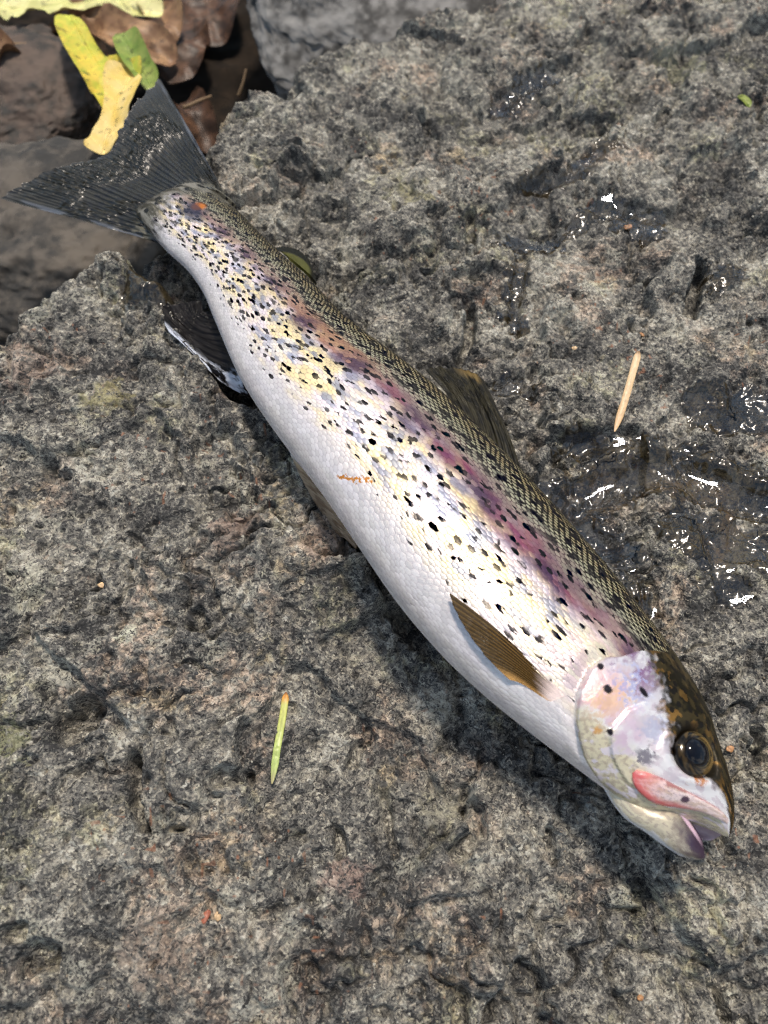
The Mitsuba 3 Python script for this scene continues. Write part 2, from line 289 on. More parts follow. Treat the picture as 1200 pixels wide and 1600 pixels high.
def rock_color(p, n, uv):
    x, y, z = p.x * 1000, p.y * 1000, p.z * 1000
    ax, ay = x + (noise(x * 1.3, y * 1.3, z * 1.3) - 0.5) * 1.5, y + (noise(x * 1.3 + 40, y * 1.3, z * 1.3) - 0.5) * 1.5 + z * 0.7
    f1, f2, r = voronoi(ax / 0.95, ay / 0.95)
    g1, g2, q = voronoi(ax / 0.42 + 31, ay / 0.42 + 7)
    patch = fbm(x / 12, y / 12, z / 12 + 4, 4)
    tone = fbm(x / 1.9, y / 1.9, z / 1.9 + 9, 3)
    fine = fbm(x * 2.4, y * 2.4, z * 2.4 + 2, 2)
    v = r * 0.26 + q * 0.34 + tone * 0.46 + fine * 0.36 + 0.03 + (patch - 0.5) * 0.70
    c = mix((0.036, 0.036, 0.036), (0.150, 0.145, 0.132), smoothstep(0.52, 0.74, v))
    c = mix(c, (0.350, 0.328, 0.272), smoothstep(0.76, 0.95, v))
    c = mix(c, (0.50, 0.49, 0.43), smoothstep(0.96, 1.07, v) * 0.9)
    pink = smoothstep(0.55, 0.72, fbm(x / 15 + 5, y / 15, 8.0, 4)) * smoothstep(0.35, 0.65, tone)
    c = mix(c, c * mi.Color3f(1.18, 0.97, 0.88), pink * 0.8)
    lich = smoothstep(0.58, 0.72, fbm(x / 14 + 50, y / 14, 2.0, 4)) * smoothstep(0.35, 0.65, tone)
    c = mix(c, c * mi.Color3f(1.03, 1.03, 0.78), lich * 0.6)
    pale = smoothstep(0.66, 0.76, fbm(x / 7 + 80, y / 7 + 3, 2.0, 5)) * smoothstep(0.4, 0.6, fine)
    c = mix(c, mi.Color3f(0.46, 0.45, 0.37), pale * 0.55)
    for (bx, by), br, col, k in PATCHES:
        bd = dr.sqrt(dr.square(x - bx) + dr.square(y - by)) / br + (fbm(x / 3.0 + br, y / 3.0, 3.0, 4) - 0.5) * 1.5
        c = mix(c, mi.Color3f(*col) * (0.6 + 0.8 * fine), smoothstep(0.85, 0.45, bd) * k * smoothstep(0.30, 0.55, tone * 0.6 + q * 0.4))
    rust = smoothstep(0.89, 0.94, noise(x / 1.3 + 7, y / 1.3 + 3, 6.0)) * smoothstep(0.55, 0.7, fbm(x / 24, y / 24 + 9, 5.0, 2))
    return mix(c, mi.Color3f(0.30, 0.14, 0.08), rust * 0.6)


def rock_wet_color(p, n, uv):
    c = rock_color(p, n, uv)
    return c * mi.Color3f(0.15, 0.12, 0.07)


def rock_bump(p, n, uv):
    x, y, z = p.x * 1000, p.y * 1000, p.z * 1000
    f1, f2, r = voronoi(x / 0.8 + z * 0.6, y / 0.8)
    g1, g2, q = voronoi(x / 0.36 + 3, y / 0.36 + z * 0.9)
    return r * 0.35 - f1 * 0.5 + q * 0.25 - g1 * 0.25 + fbm(x * 2.0, y * 2.0, z * 2.0, 2) * 0.4


scene['rock_dry'] = {'type': 'bumpmap', 'arbitrary': proc(rock_bump, eps=1.2e-4), 'scale': 0.00060,
                     'bsdf': {'type': 'principled', 'base_color': proc(rock_color), 'roughness': 0.82, 'specular': 0.35}}
scene['rock_wet'] = {'type': 'principled', 'base_color': proc(rock_wet_color), 'roughness': 0.16, 'specular': 0.5, 'clearcoat': 1.0, 'clearcoat_gloss': 0.97}
scene['rock_mat'] = {'type': 'twosided', 'bsdf': {'type': 'blendbsdf', 'weight': proc(lambda p, n, uv: wet_at(p.x, p.y)),
                     'a': {'type': 'ref', 'id': 'rock_dry'}, 'b': {'type': 'ref', 'id': 'rock_wet'}}}
add('boulder', (np.stack([X, Y, Z], -1).reshape(-1, 3), grid_faces(*X.shape)), 'rock_mat')
tag('boulder', 'large grey speckled rock slab with pits and a dark crack that the trout lies on', 'rock')

# loose and half-sunk mineral grains on the slab
g = np.random.default_rng(99)
gm = []
ico = trimesh.creation.icosphere(0)
NG = 9000
gu = np.stack([g.uniform(-0.165, 0.165, NG), 0.36 * g.uniform(0, 1, NG) ** 1.25 - 0.014], 1)
gz = rock_z(gu)
okg = gz > -0.02
for shade in range(3):
    sel = np.where(okg & (np.arange(NG) % 3 == shade))[0]
    n_ = len(sel)
    size = 0.00013 + 0.00030 * g.uniform(0, 1, n_) ** 2.2
    vv = ico.vertices[None] * g.uniform(0.55, 1.25, (n_, 12, 1)) * size[:, None, None] * g.uniform(0.6, 1.3, (n_, 1, 3))
    vv = vv + np.concatenate([gu[sel], gz[sel, None] - 0.00002], 1)[:, None]
    ff_ = ico.faces[None] + (np.arange(n_) * 12)[:, None, None]
    col = ((0.42, 0.40, 0.34), (0.26, 0.22, 0.17), (0.045, 0.045, 0.047))[shade]
    scene[f'grain_mat_{shade}'] = {'type': 'principled', 'base_color': {'type': 'rgb', 'value': list(col)}, 'roughness': 0.6, 'specular': 0.4}
    key = add('mineral_grain', (vv.reshape(-1, 3), ff_.reshape(-1, 3)), f'grain_mat_{shade}', 'boulder', smooth=False)
    labels[key] = {'kind': 'stuff'}

# thin films of water lying in the hollows
wetv = WETV
film = gaussian_filter(Z, 8.0) * 0.45 + gaussian_filter(Z, 20) * 0.55 + 0.00055 + nz(P3, 105, 2, 71) * 0.0017
inside = wetv > 0.6
cellm = inside[:-1, :-1] & inside[1:, :-1] & inside[:-1, 1:] & inside[1:, 1:] & (np.maximum.reduce([(film - Z)[:-1, :-1], (film - Z)[1:, :-1], (film - Z)[:-1, 1:], (film - Z)[1:, 1:]]) > 0)
ff = grid_faces(*X.shape).reshape(X.shape[0] - 1, X.shape[1] - 1, 4)[cellm]
used, inv = np.unique(ff, return_inverse=True)
scene['water_mat'] = {'type': 'thindielectric', 'int_ior': 1.33}
add('water', (np.stack([X, Y, film], -1).reshape(-1, 3)[used], inv.reshape(-1, 4)), 'water_mat')
tag('water', 'thin film of water standing in the hollows of the rock', None, None, 'structure')

# ------------------------------------------------------------------ ground, other rocks and leaf litter in the gap
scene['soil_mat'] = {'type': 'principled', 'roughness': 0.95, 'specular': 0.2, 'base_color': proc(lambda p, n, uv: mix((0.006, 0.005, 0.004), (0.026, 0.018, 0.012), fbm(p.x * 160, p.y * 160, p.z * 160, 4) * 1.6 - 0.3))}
gx, gy = axis(-0.3, 0.05, 0.003, 0.003, -30, 30), axis(0.15, 0.6, 0.003, 0.003, -30, 30)
GXX, GYY = np.meshgrid(gx, gy)
g3 = np.stack([GXX, GYY, GXX * 0], -1)
add('ground', (np.stack([GXX, GYY, -0.082 + nz(g3, 30, 4, 3) * 0.016], -1).reshape(-1, 3), grid_faces(*GXX.shape)), 'soil_mat')
tag('ground', 'dark brown soil under the rocks', None, None, 'structure')


def stone_color(tint, dark):
    def f(p, n, uv):
        x, y, z = p.x * 1000, p.y * 1000, p.z * 1000
        v = fbm(x / 4, y / 4, z / 4, 4) * 0.9 + fbm(x / 22, y / 22, z / 22, 2) * 0.9 - 0.4
        return mix(mi.Color3f(0.035, 0.034, 0.032), mi.Color3f(*tint), smoothstep(0.2, 0.75, v)) * dark
    return f


def stone(name, c, radii, rot, seed, mat, label, rough=0.28):
    m = trimesh.creation.icosphere(6)
    v = m.vertices.copy()
    v = np.sign(v) * np.abs(v) ** 0.8
    v = v * (1 + nz(v, 1.3, 3, seed)[:, None] * rough * 2.2 + nz(v, 5, 3, seed + 1)[:, None] * rough * 0.5 + nz(v, 18, 2, seed + 2)[:, None] * 0.05)
    v = v * np.array(radii)
    R = trimesh.transformations.euler_matrix(*np.radians(rot))[:3, :3]
    add(name, trimesh.Trimesh(v @ R.T + np.array(c), m.faces, process=False), mat)
    tag(name, label, 'rock')


for k, tint, dk in (('stone_brown', (0.12, 0.088, 0.070), 0.9), ('stone_grey', (0.13, 0.112, 0.092), 0.9), ('stone_pale', (0.25, 0.245, 0.235), 1.0)):
    scene[k] = {'type': 'principled', 'base_color': proc(stone_color(tint, dk)), 'roughness': 0.75, 'specular': 0.4}
stone('brown_stone', [(-0.1817,0.3682,-0.0720)][0], (0.044, 0.050, 0.030), (0, 0, 25), 5, 'stone_brown', 'rounded dark brown stone in the gap left of the yellow leaf')
stone('dark_stone', [(-0.1411,0.2567,-0.0580)][0], (0.065, 0.052, 0.034), (0, 0, -15), 17, 'stone_grey', 'dim grey brown stone below the tail fin, behind the edge of the big rock')
stone('grey_stone', [(-0.0030,0.4130,-0.0300)][0], (0.058, 0.062, 0.022), (24, 0, 8), 29, 'stone_pale', 'out of focus grey stone at the top edge above the dark gap')



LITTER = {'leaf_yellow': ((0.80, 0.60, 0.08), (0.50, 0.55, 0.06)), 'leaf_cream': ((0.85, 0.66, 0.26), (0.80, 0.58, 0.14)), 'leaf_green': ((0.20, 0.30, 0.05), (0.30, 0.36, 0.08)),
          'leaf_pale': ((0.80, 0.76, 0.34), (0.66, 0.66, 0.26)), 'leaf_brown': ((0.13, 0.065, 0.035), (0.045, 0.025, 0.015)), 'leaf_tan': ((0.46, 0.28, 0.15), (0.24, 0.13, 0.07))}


def leaf_tex(c0, c1):
    def f(p, n, uv):
        v = dr.abs(uv.y - 0.5) * 2
        t = smoothstep(0.25, 0.75, fbm(p.x * 220, p.y * 220, p.z * 220, 3))
        vein = smoothstep(0.06, 0.0, v) + 0.5 * smoothstep(0.16, 0.0, dr.abs(dr.sin(uv.x * 28 - v * 5)))
        blotch = smoothstep(0.62, 0.72, fbm(p.x * 420 + 9, p.y * 420, p.z * 420, 3))
        return mix(c0, c1, t) * (0.80 + 0.45 * vein) * (1 - 0.55 * blotch)
    return f


for k, (c0, c1) in LITTER.items():
    scene[k] = {'type': 'twosided', 'bsdf': {'type': 'principled', 'base_color': proc(leaf_tex(c0, c1)), 'roughness': 0.5, 'specular': 0.4}}


def leaf(name, outline, mat, label, seed, lift=0.004, cat='leaf', group=None):
    """A thin curled blade: outline (3-D points), filled, finely cut and bent; its midrib is a part."""
    O = np.array(outline)
    c = O.mean(0)
    _, _, vt = np.linalg.svd(O - c)
    e1, e2 = vt[0], vt[1]
    nrm = np.cross(e1, e2) * np.sign(np.cross(e1, e2)[2])
    pl = np.stack([(O - c) @ e1, (O - c) @ e2], 1)
    res = np.r_[pl, pl[:1]]
    t = np.arange(len(res))
    fine = CubicSpline(t, res, bc_type='periodic')(np.linspace(0, len(res) - 1, len(res) * 8)[:-1])
    m = trimesh.creation.extrude_polygon(shapely.Polygon(fine).buffer(0), 0.00022, engine='earcut')
    m = m.subdivide_to_size(0.0028, max_iter=12)
    v = m.vertices
    L, W = np.ptp(pl[:, 0]), np.ptp(pl[:, 1])
    s3 = np.stack([v[:, 0], v[:, 1], v[:, 0] * 0 + seed], 1)
    h = v[:, 2] + lift * (1.4 * (v[:, 1] / (W / 2 + 1e-9)) ** 2 - 1.0 * (v[:, 0] / (L / 2)) ** 2 * 0.6) + nz(s3, 60, 3, seed) * lift * 2.6
    out = c + v[:, :1] * e1 + v[:, 1:2] * e2 + h[:, None] * nrm
    uv = np.stack([v[:, 0] / L + 0.5, v[:, 1] / W + 0.5], 1)
    key = add(name, trimesh.Trimesh(out, m.faces, process=False), mat, uv=uv)
    x = np.linspace(-0.46, 0.42, 24) * L
    rib = np.stack([x, x * 0, x * 0], 1)
    s3 = np.stack([x, x * 0, x * 0 + seed], 1)
    hh = 0.0002 + lift * (-1.0 * (x / (L / 2)) ** 2 * 0.6) + nz(s3, 60, 3, seed) * lift * 2.6
    path = c + rib[:, :1] * e1 + hh[:, None] * nrm
    inside = shapely.contains_xy(shapely.Polygon(fine).buffer(-0.0006), x, x * 0)
    if inside.sum() > 6:
        add('midrib', tube(path[inside], np.interp(np.arange(inside.sum()), [0, inside.sum() - 1], [0.0005, 0.0002])), mat, key)
    tag(key, label, cat, group)
    return key


def tube(path, rad, sides=8, flat=1.0, up=(0, 0, 1)):
    path = np.asarray(path)
    t = unit(np.gradient(path, axis=0))
    a = unit(np.cross(t, np.array(up, float)))
    b = np.cross(a, t)
    th = np.arange(sides) / sides * 2 * np.pi
    rad = np.broadcast_to(rad, (len(path),))
    rings = path[:, None] + rad[:, None, None] * (np.cos(th)[None, :, None] * a[:, None] + flat * np.sin(th)[None, :, None] * b[:, None])
    v = np.vstack([rings.reshape(-1, 3), path[:1], path[-1:]])
    n = len(path)
    f = grid_faces(n, sides, True)
    f = np.vstack([f[:, [0, 1, 2]], f[:, [0, 2, 3]]])
    i = np.arange(sides)
    f = np.vstack([f, np.stack([i * 0 + n * sides, (i + 1) % sides, i], 1), np.stack([i * 0 + n * sides + 1, (n - 1) * sides + i, (n - 1) * sides + (i + 1) % sides], 1)])
    return trimesh.Trimesh(v, f, process=False)


leaf('yellow_leaf', [(-0.1516,0.3882,-0.0300), (-0.1414,0.3873,-0.0300), (-0.1268,0.3615,-0.0260), (-0.1160,0.3491,-0.0260), (-0.1064,0.3439,-0.0260), (-0.1015,0.3354,-0.0260), (-0.1054,0.3205,-0.0260), (-0.1114,0.3101,-0.0260), (-0.1182,0.3165,-0.0260), (-0.1272,0.3329,-0.0260), (-0.1376,0.3517,-0.0260)], 'leaf_yellow', 'long yellow green leaf curling out of the gap beside the tail fin', 3, 0.004)
leaf('cream_leaf', [(-0.1166,0.3348,-0.0220), (-0.1088,0.3407,-0.0220), (-0.0998,0.3249,-0.0180), (-0.0973,0.3145,-0.0180), (-0.1000,0.3035,-0.0180), (-0.1024,0.2914,-0.0180), (-0.1076,0.2826,-0.0180), (-0.1151,0.2826,-0.0180), (-0.1167,0.2862,-0.0180), (-0.1143,0.2966,-0.0180), (-0.1129,0.3105,-0.0180)], 'leaf_cream', 'cream yellow leaf blade sticking out from under the upper tail fin lobe', 5, 0.003)
leaf('green_leaf', [(-0.1199,0.3682,-0.0280), (-0.1150,0.3700,-0.0280), (-0.1072,0.3624,-0.0260), (-0.0993,0.3432,-0.0220), (-0.0940,0.3306,-0.0220), (-0.0955,0.3216,-0.0220), (-0.1007,0.3248,-0.0220), (-0.1081,0.3356,-0.0220), (-0.1158,0.3517,-0.0260)], 'leaf_green', 'small bright green leaf beside the tip of the upper tail fin lobe', 9, 0.003)
leaf('pale_leaf', [(-0.1991,0.4386,-0.0450), (-0.1745,0.4440,-0.0450), (-0.1386,0.4418,-0.0450), (-0.1133,0.4332,-0.0450), (-0.1128,0.4164,-0.0450), (-0.1220,0.4143,-0.0450), (-0.1351,0.4184,-0.0450), (-0.1503,0.4154,-0.0450), (-0.1621,0.4113,-0.0450), (-0.1693,0.4164,-0.0450), (-0.1734,0.3992,-0.0450), (-0.1793,0.4072,-0.0450), (-0.1872,0.4123,-0.0450)], 'leaf_pale', 'pale yellow green leaf at the top left corner', 13, 0.005)
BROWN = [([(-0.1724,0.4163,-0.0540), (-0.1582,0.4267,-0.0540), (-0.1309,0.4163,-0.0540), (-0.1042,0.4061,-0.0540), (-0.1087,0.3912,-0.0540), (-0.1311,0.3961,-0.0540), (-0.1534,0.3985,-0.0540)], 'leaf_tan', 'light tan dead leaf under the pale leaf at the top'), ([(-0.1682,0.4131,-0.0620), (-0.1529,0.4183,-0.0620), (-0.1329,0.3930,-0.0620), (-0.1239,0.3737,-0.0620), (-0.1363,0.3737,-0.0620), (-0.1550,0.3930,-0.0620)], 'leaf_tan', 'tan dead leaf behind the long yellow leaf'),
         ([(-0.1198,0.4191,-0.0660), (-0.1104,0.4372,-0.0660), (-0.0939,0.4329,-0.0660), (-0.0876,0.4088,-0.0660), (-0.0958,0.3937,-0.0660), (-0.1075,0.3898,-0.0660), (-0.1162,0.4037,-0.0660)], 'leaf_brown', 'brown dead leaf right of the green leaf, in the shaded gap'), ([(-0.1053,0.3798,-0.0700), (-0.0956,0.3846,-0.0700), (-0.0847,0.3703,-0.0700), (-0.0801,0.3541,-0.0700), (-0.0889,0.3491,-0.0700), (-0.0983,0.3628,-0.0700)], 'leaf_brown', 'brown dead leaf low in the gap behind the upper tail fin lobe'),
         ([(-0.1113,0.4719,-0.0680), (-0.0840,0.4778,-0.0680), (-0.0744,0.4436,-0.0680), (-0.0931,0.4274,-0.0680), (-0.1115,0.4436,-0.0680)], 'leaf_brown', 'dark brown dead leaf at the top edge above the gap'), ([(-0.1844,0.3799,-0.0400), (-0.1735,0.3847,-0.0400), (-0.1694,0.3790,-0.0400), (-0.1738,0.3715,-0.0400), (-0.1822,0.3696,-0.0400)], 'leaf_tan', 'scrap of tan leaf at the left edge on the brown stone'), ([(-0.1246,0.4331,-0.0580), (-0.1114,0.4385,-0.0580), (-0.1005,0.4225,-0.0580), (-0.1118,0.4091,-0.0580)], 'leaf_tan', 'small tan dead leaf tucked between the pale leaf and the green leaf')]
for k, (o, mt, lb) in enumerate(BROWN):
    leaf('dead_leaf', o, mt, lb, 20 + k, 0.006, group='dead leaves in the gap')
scene['twig_mat'] = {'type': 'twosided', 'bsdf': {'type': 'principled', 'roughness': 0.7, 'base_color': proc(lambda p, n, uv: mix((0.10, 0.06, 0.03), (0.30, 0.20, 0.11), fbm(p.x * 300, p.y * 300, p.z * 300, 3)))}}
for pts, r, lb in (([(-0.0886,0.3359,-0.0400), (-0.0833,0.3394,-0.0400), (-0.0775,0.3464,-0.0420)], 0.0009, 'pale thin twig behind the upper tail fin lobe'), ([(-0.0662,0.3505,-0.0450), (-0.0634,0.3533,-0.0400), (-0.0619,0.3566,-0.0360)], 0.0008, 'short twig standing in the dark gap beside the rock corner'), ([(-0.1823,0.3908,-0.0440), (-0.1722,0.3860,-0.0440), (-0.1639,0.3898,-0.0440)], 0.0012, 'twig at the left edge lying on the brown stone')):
    key = add('twig', tube(resample(pts, 20), np.linspace(1, 0.6, 20) * r), 'twig_mat')
    tag(key, lb, 'twig')

# ------------------------------------------------------------------ the trout
UFIT = np.polyfit(SS[40:], np.r_[0, np.cumsum(np.diff(SS) * 2 / ((AA + BB)[1:] + (AA + BB)[:-1] + 0.008))][40:], 6)
PITCH = 0.050


def tab(x, xs, ys):
    out = mi.Float(ys[0])
    for a, b, c, d in zip(xs[:-1], xs[1:], ys[:-1], ys[1:]):
        out = dr.select(x > a, c + (d - c) * dr.clip((x - a) / (b - a), 0, 1), out)
    return out


def hexcell(x, y):
    ax, ay = dr.round(x), dr.round(y / 1.7320508) * 1.7320508
    bx, by = dr.floor(x) + 0.5, (dr.floor(y / 1.7320508) + 0.5) * 1.7320508
    d1, d2 = dr.square(x - ax) + dr.square(y - ay), dr.square(x - bx) + dr.square(y - by)
    one = d1 < d2
    return dr.select(one, ax, bx), dr.select(one, ay, by), dr.sqrt(dr.minimum(d1, d2))


def polyU(s):
    u = mi.Float(float(UFIT[0]))
    for c in UFIT[1:]:
        u = u * s + float(c)
    return u


def arc_angle(th):
    """Angle stretched so that it runs evenly along the skin of the flattened body."""
    return 0.98 * th + 0.125 * dr.sin(2 * th)


def head_mask(s, d):
    g = tab(d, GILL_D, GILL_S)
    return smoothstep(-0.0003, 0.0004, s - g)


def blob(s, d, s0, d0, rs, rd, soft=0.3):
    e = dr.sqrt(dr.square((s - s0) / rs) + dr.square((d - d0) / rd))
    return smoothstep(1 + soft, 1 - soft, e)


def lay(c, col, t):
    return mix(c, mi.Color3f(*col), t)


def skin_color(p, n, uv):
    s, th = uv.x, uv.y
    u = polyU(s)
    tw = arc_angle(th)
    cx, cy, dd = hexcell(u / PITCH + (noise(u * 4, th * 3, 1.0) - 0.5) * 1.6, tw / PITCH + (noise(u * 3 + 9, th * 4, 5.0) - 0.5) * 1.6)
    uc, tc = cx * PITCH, cy * PITCH + (th - tw)
    d0 = th * (180 / math.pi)
    w1 = (fbm(u * 9, th * 9, 2.0, 3) - 0.5)
    d = tc * (180 / math.pi) + w1 * 16
    r1 = cell_rand(cx * 2 + 500, cy * 2 + 500, 3)
    bead = smoothstep(0.40, 0.18, dd)
    rim = smoothstep(0.36, 0.56, dd)
    # flank: cream and lilac silver, with bluish parr ovals; belly white
    us, ts = u * 0.5 + uc * 0.5, th * 0.5 + tc * 0.5
    n1, n2, n3 = fbm(us * 6 + 3, ts * 8, 1.0, 4), fbm(us * 4 + 30, ts * 6, 4.0, 4), fbm(us * 15, ts * 15, 7.0, 3)
    flank = mix((0.88, 0.74, 0.42), (0.80, 0.72, 0.76), smoothstep(0.32, 0.74, n1))
    flank = lay(flank, (0.84, 0.84, 0.86), smoothstep(0.58, 0.76, n2) * 0.6)
    pf1, pf2, pr = voronoi(us / 0.24 + w1, ts / 0.17 + 5.3)
    parr = smoothstep(0.48, 0.12, pf1 + (n3 - 0.5) * 0.5) * smoothstep(0.10, 0.16, pr) * smoothstep(-52, -40, d) * smoothstep(4, -6, d)
    flank = mix(flank, mi.Color3f(0.25, 0.29, 0.40), parr * 0.8)
    belly = mix((0.86, 0.80, 0.81), (0.87, 0.83, 0.78), n1)
    c = mix(belly, flank, smoothstep(-64, -40, d))
    # above the middle line: grey green silver, then olive back with gold beads
    up = mix((0.30, 0.32, 0.24), (0.36, 0.32, 0.25), smoothstep(0.4, 0.6, n1))
    up = mix(up, mi.Color3f(0.42, 0.28, 0.20), smoothstep(0.13, 0.06, s) * 0.7)
    c = mix(c, up, smoothstep(-10, 4, d))
    size = tab(d0, [-5, 12, 30, 55, 85], [0.57, 0.41, 0.30, 0.25, 0.17])
    bead = smoothstep(size + 0.10, size - 0.12, dd)
    beadc = mix(mix((0.46, 0.46, 0.34), (0.52, 0.50, 0.36), r1), mix((0.78, 0.58, 0.29), (0.70, 0.64, 0.40), r1), smoothstep(14, 40, d0))
    back = mix(mi.Color3f(0.012, 0.011, 0.007), beadc, bead * tab(d0, [12, 30, 50, 75, 110], [0.85, 0.70, 0.42, 0.12, 0.01]))
    c = mix(c, back, smoothstep(-4, 20, d0 + w1 * 16 + (r1 - 0.5) * 14))
    # the pink stripe and the dark blotches along it
    stripe = dr.exp(-dr.square((d0 + w1 * 9 + 2) / 10.5)) * tab(s, [0.07, 0.10, 0.13, 0.20], [0.45, 0.8, 1.0, 1.0])
    c = mix(c, mix((0.22, 0.10, 0.17), (0.28, 0.11, 0.12), n3), stripe * (0.66 + 0.45 * smoothstep(0.35, 0.6, n2)))
    c = lay(c, (0.50, 0.24, 0.10), blob(s, d, 0.088, 2, 0.020, 9, 0.6) * 0.5)
    bl = smoothstep(0.90, 0.40, dr.abs(u * 1.75 + 0.3 - dr.round(u * 1.75 + 0.3)) * 2 + n3 * 0.5) * dr.exp(-dr.square((d0 + w1 * 14 + 4) / 9.0))
    c = mix(c, mi.Color3f(0.060, 0.036, 0.075), bl * tab(s, [0.0, 0.03, 0.15, 0.2], [0.95, 0.95, 0.85, 0.9]) * smoothstep(0.2, 0.5, r1 * 0.5 + n3 * 0.6))
    # pinkish cream skin behind the gill cover
    c = mix(c, mix((0.78, 0.62, 0.60), (0.80, 0.74, 0.58), smoothstep(0.4, 0.6, n3)), blob(s, d0 + w1 * 20, 0.1955, -28, 0.0062, 24, 0.6) * 0.75)
    # black spots, small and roundish below, closer and larger on the back
    n4 = fbm(u * 40, th * 40, 3.0, 2) - 0.5
    ub, tb = u * 0.5 + uc * 0.5 + (n3 - 0.5) * 0.04 + n4 * 0.030, th * 0.5 + tc * 0.5 + n4 * 0.02
    f1, f2, r = voronoi(ub / 0.112 + 2.7, tb / 0.098 + 9.1)
    rad = 0.215 * tab(s, [0.02, 0.08, 0.14], [1.5, 1.15, 0.95]) * (0.7 + 0.6 * cell_rand(r * 1000, 3.0, 1.0)) * smoothstep(-58, -44, d0 + (r - 0.5) * 14 + tab(s, [0.06, 0.13], [9, 0]))
    spot = smoothstep(0.045, -0.045, f1 - rad) * dr.select(r < 0.94, 1.0, 0.0) * smoothstep(22, 12, d0)
    f1, f2, r = voronoi(ub / 0.092 + 5.2, tb / 0.115 + 1.4)
    spot2 = smoothstep(0.05, -0.05, f1 - 0.32 * (0.75 + 0.5 * cell_rand(r * 1000, 4.0, 1.0))) * dr.select(r < 0.95, 1.0, 0.0) * smoothstep(4, 14, d0)
    c = mix(c, mi.Color3f(0.010, 0.009, 0.012), dr.clip(spot + spot2, 0, 1) * (0.72 + 0.5 * n3))
    # each scale has a slightly different tint and a darker lilac rim
    c *= (0.88 + 0.24 * r1)
    c = mix(c, c * mi.Color3f(0.62, 0.55, 0.62), rim * smoothstep(45, 20, d) * tab(s, [0.02, 0.12, 0.2], [0.9, 0.65, 0.5]) * tab(d0, [-70, -45], [0.55, 1.0]))
    # a few scars
    off = dr.abs(s - 0.1276 - (d0 + 72) * 0.0004 + (fbm(s * 900, th * 20, 2.0, 3) - 0.5) * 0.0034) / 0.0010
    c = lay(c, (0.64, 0.25, 0.05), smoothstep(1.1, 0.6, off) * smoothstep(11, 9, dr.abs(d0 + 62)) * smoothstep(0.30, 0.48, fbm(s * 1500, th * 40, 6.0, 2)))
    c = lay(c, (0.55, 0.17, 0.03), blob(s, d0, 0.0125, 4, 0.0022, 9, 0.4))
    c = lay(c, (0.03, 0.035, 0.06), blob(s, d0 + w1 * 30, 0.014, -6, 0.006, 13, 0.5) * 0.8)
    # naked grey skin on the root of the tail fin
    root = smoothstep(0.011, -0.004, s - 0.010 * dr.square(dr.sin(th)) + (n3 - 0.5) * 0.010)
    rootc = mix((0.085, 0.078, 0.058), (0.27, 0.255, 0.215), smoothstep(0.35, 0.65, n1))
    rootc = mix(rootc, mi.Color3f(0.015, 0.015, 0.015), smoothstep(0.30, 0.2, voronoi(s * 170 + 4, th * 2.4)[0]))
    rootc = mix(rootc, mi.Color3f(0.05, 0.046, 0.034), smoothstep(-0.001, -0.012, s + (n1 - 0.5) * 0.010 - dr.maximum(-dr.sin(th), 0.0) * 0.004))
    c = mix(c, rootc, root)
    # ---- head
    hn = fbm(s * 520, th * 9, 5.0, 3)
    hm = fbm(s * 1500, th * 24, 8.0, 3)
    top = tab(s, [0.198, 0.2045, 0.2114, 0.2186, 0.224, 0.2327, 0.239, 0.243], [16, 9, -2, -15, -19, -12, -17, -40])
    h = mix((0.80, 0.79, 0.80), (0.66, 0.60, 0.64), smoothstep(0.45, 0.62, hn))
    h = lay(h, (0.74, 0.46, 0.46), blob(s, d0 + (hn - 0.5) * 30, 0.2035, -33, 0.0050, 14, 0.5) * 0.75)
    h = lay(h, (0.80, 0.52, 0.28), blob(s, d0 + (hm - 0.5) * 40, 0.2065, -38, 0.0040, 10, 0.5) * 0.6)
    h = lay(h, (0.24, 0.12, 0.26), blob(s + (hn - 0.5) * 0.006, d0 + (hm - 0.5) * 30, 0.2055, -5, 0.0054, 10, 0.9) * (0.35 + 0.6 * smoothstep(0.3, 0.7, hn)))
    h = lay(h, (0.36, 0.40, 0.70), blob(s, d0 + (hm - 0.5) * 40, 0.2065, -17, 0.0042, 5, 0.7) * 0.6)
    h = lay(h, (0.66, 0.46, 0.60), blob(s, d0 + (hn - 0.5) * 30, 0.2125, -38, 0.0045, 10, 0.6) * 0.6)
    h = lay(h, (0.42, 0.45, 0.62), blob(s, d0 + (hm - 0.5) * 20, 0.2165, -24, 0.0030, 8, 0.5) * 0.6)
    low = smoothstep(-44, -58, d0 + (hn - 0.5) * 14)
    lowc = mix((0.70, 0.64, 0.46), (0.50, 0.43, 0.32), smoothstep(0.35, 0.75, hm))
    lowc = mix(lowc, mi.Color3f(0.72, 0.66, 0.70), smoothstep(0.55, 0.7, hn))
    h = mix(h, lowc, low)
    h = lay(h, (0.60, 0.28, 0.05), blob(s, d0 + (hm - 0.5) * 10, 0.2087, -54, 0.0008, 3, 0.6) * 0.8)
    h = lay(h, (0.16, 0.15, 0.19), blob(s, d0 + (hm - 0.5) * 20, 0.2193, -44, 0.0019, 6.5, 0.5) * 0.9)
    for a, b, cc, dd_ in ((0.1995, -23, 0.0007, 2.0), (0.2038, -30, 0.0009, 2.5), (0.2107, -49, 0.0008, 2.3), (0.2090, -13, 0.0012, 1.8), (0.2190, -12, 0.0008, 3.0), (0.2170, -5, 0.0008, 3.0), (0.2222, -22, 0.0009, 4.0), (0.2150, -4, 0.001, 4)):
        h = lay(h, (0.015, 0.012, 0.018), blob(s + (hm - 0.5) * 0.0008, d0, a, b, cc, dd_, 0.35))
    darkc = mix((0.014, 0.012, 0.006), (0.050, 0.038, 0.016), smoothstep(0.4, 0.65, hn))
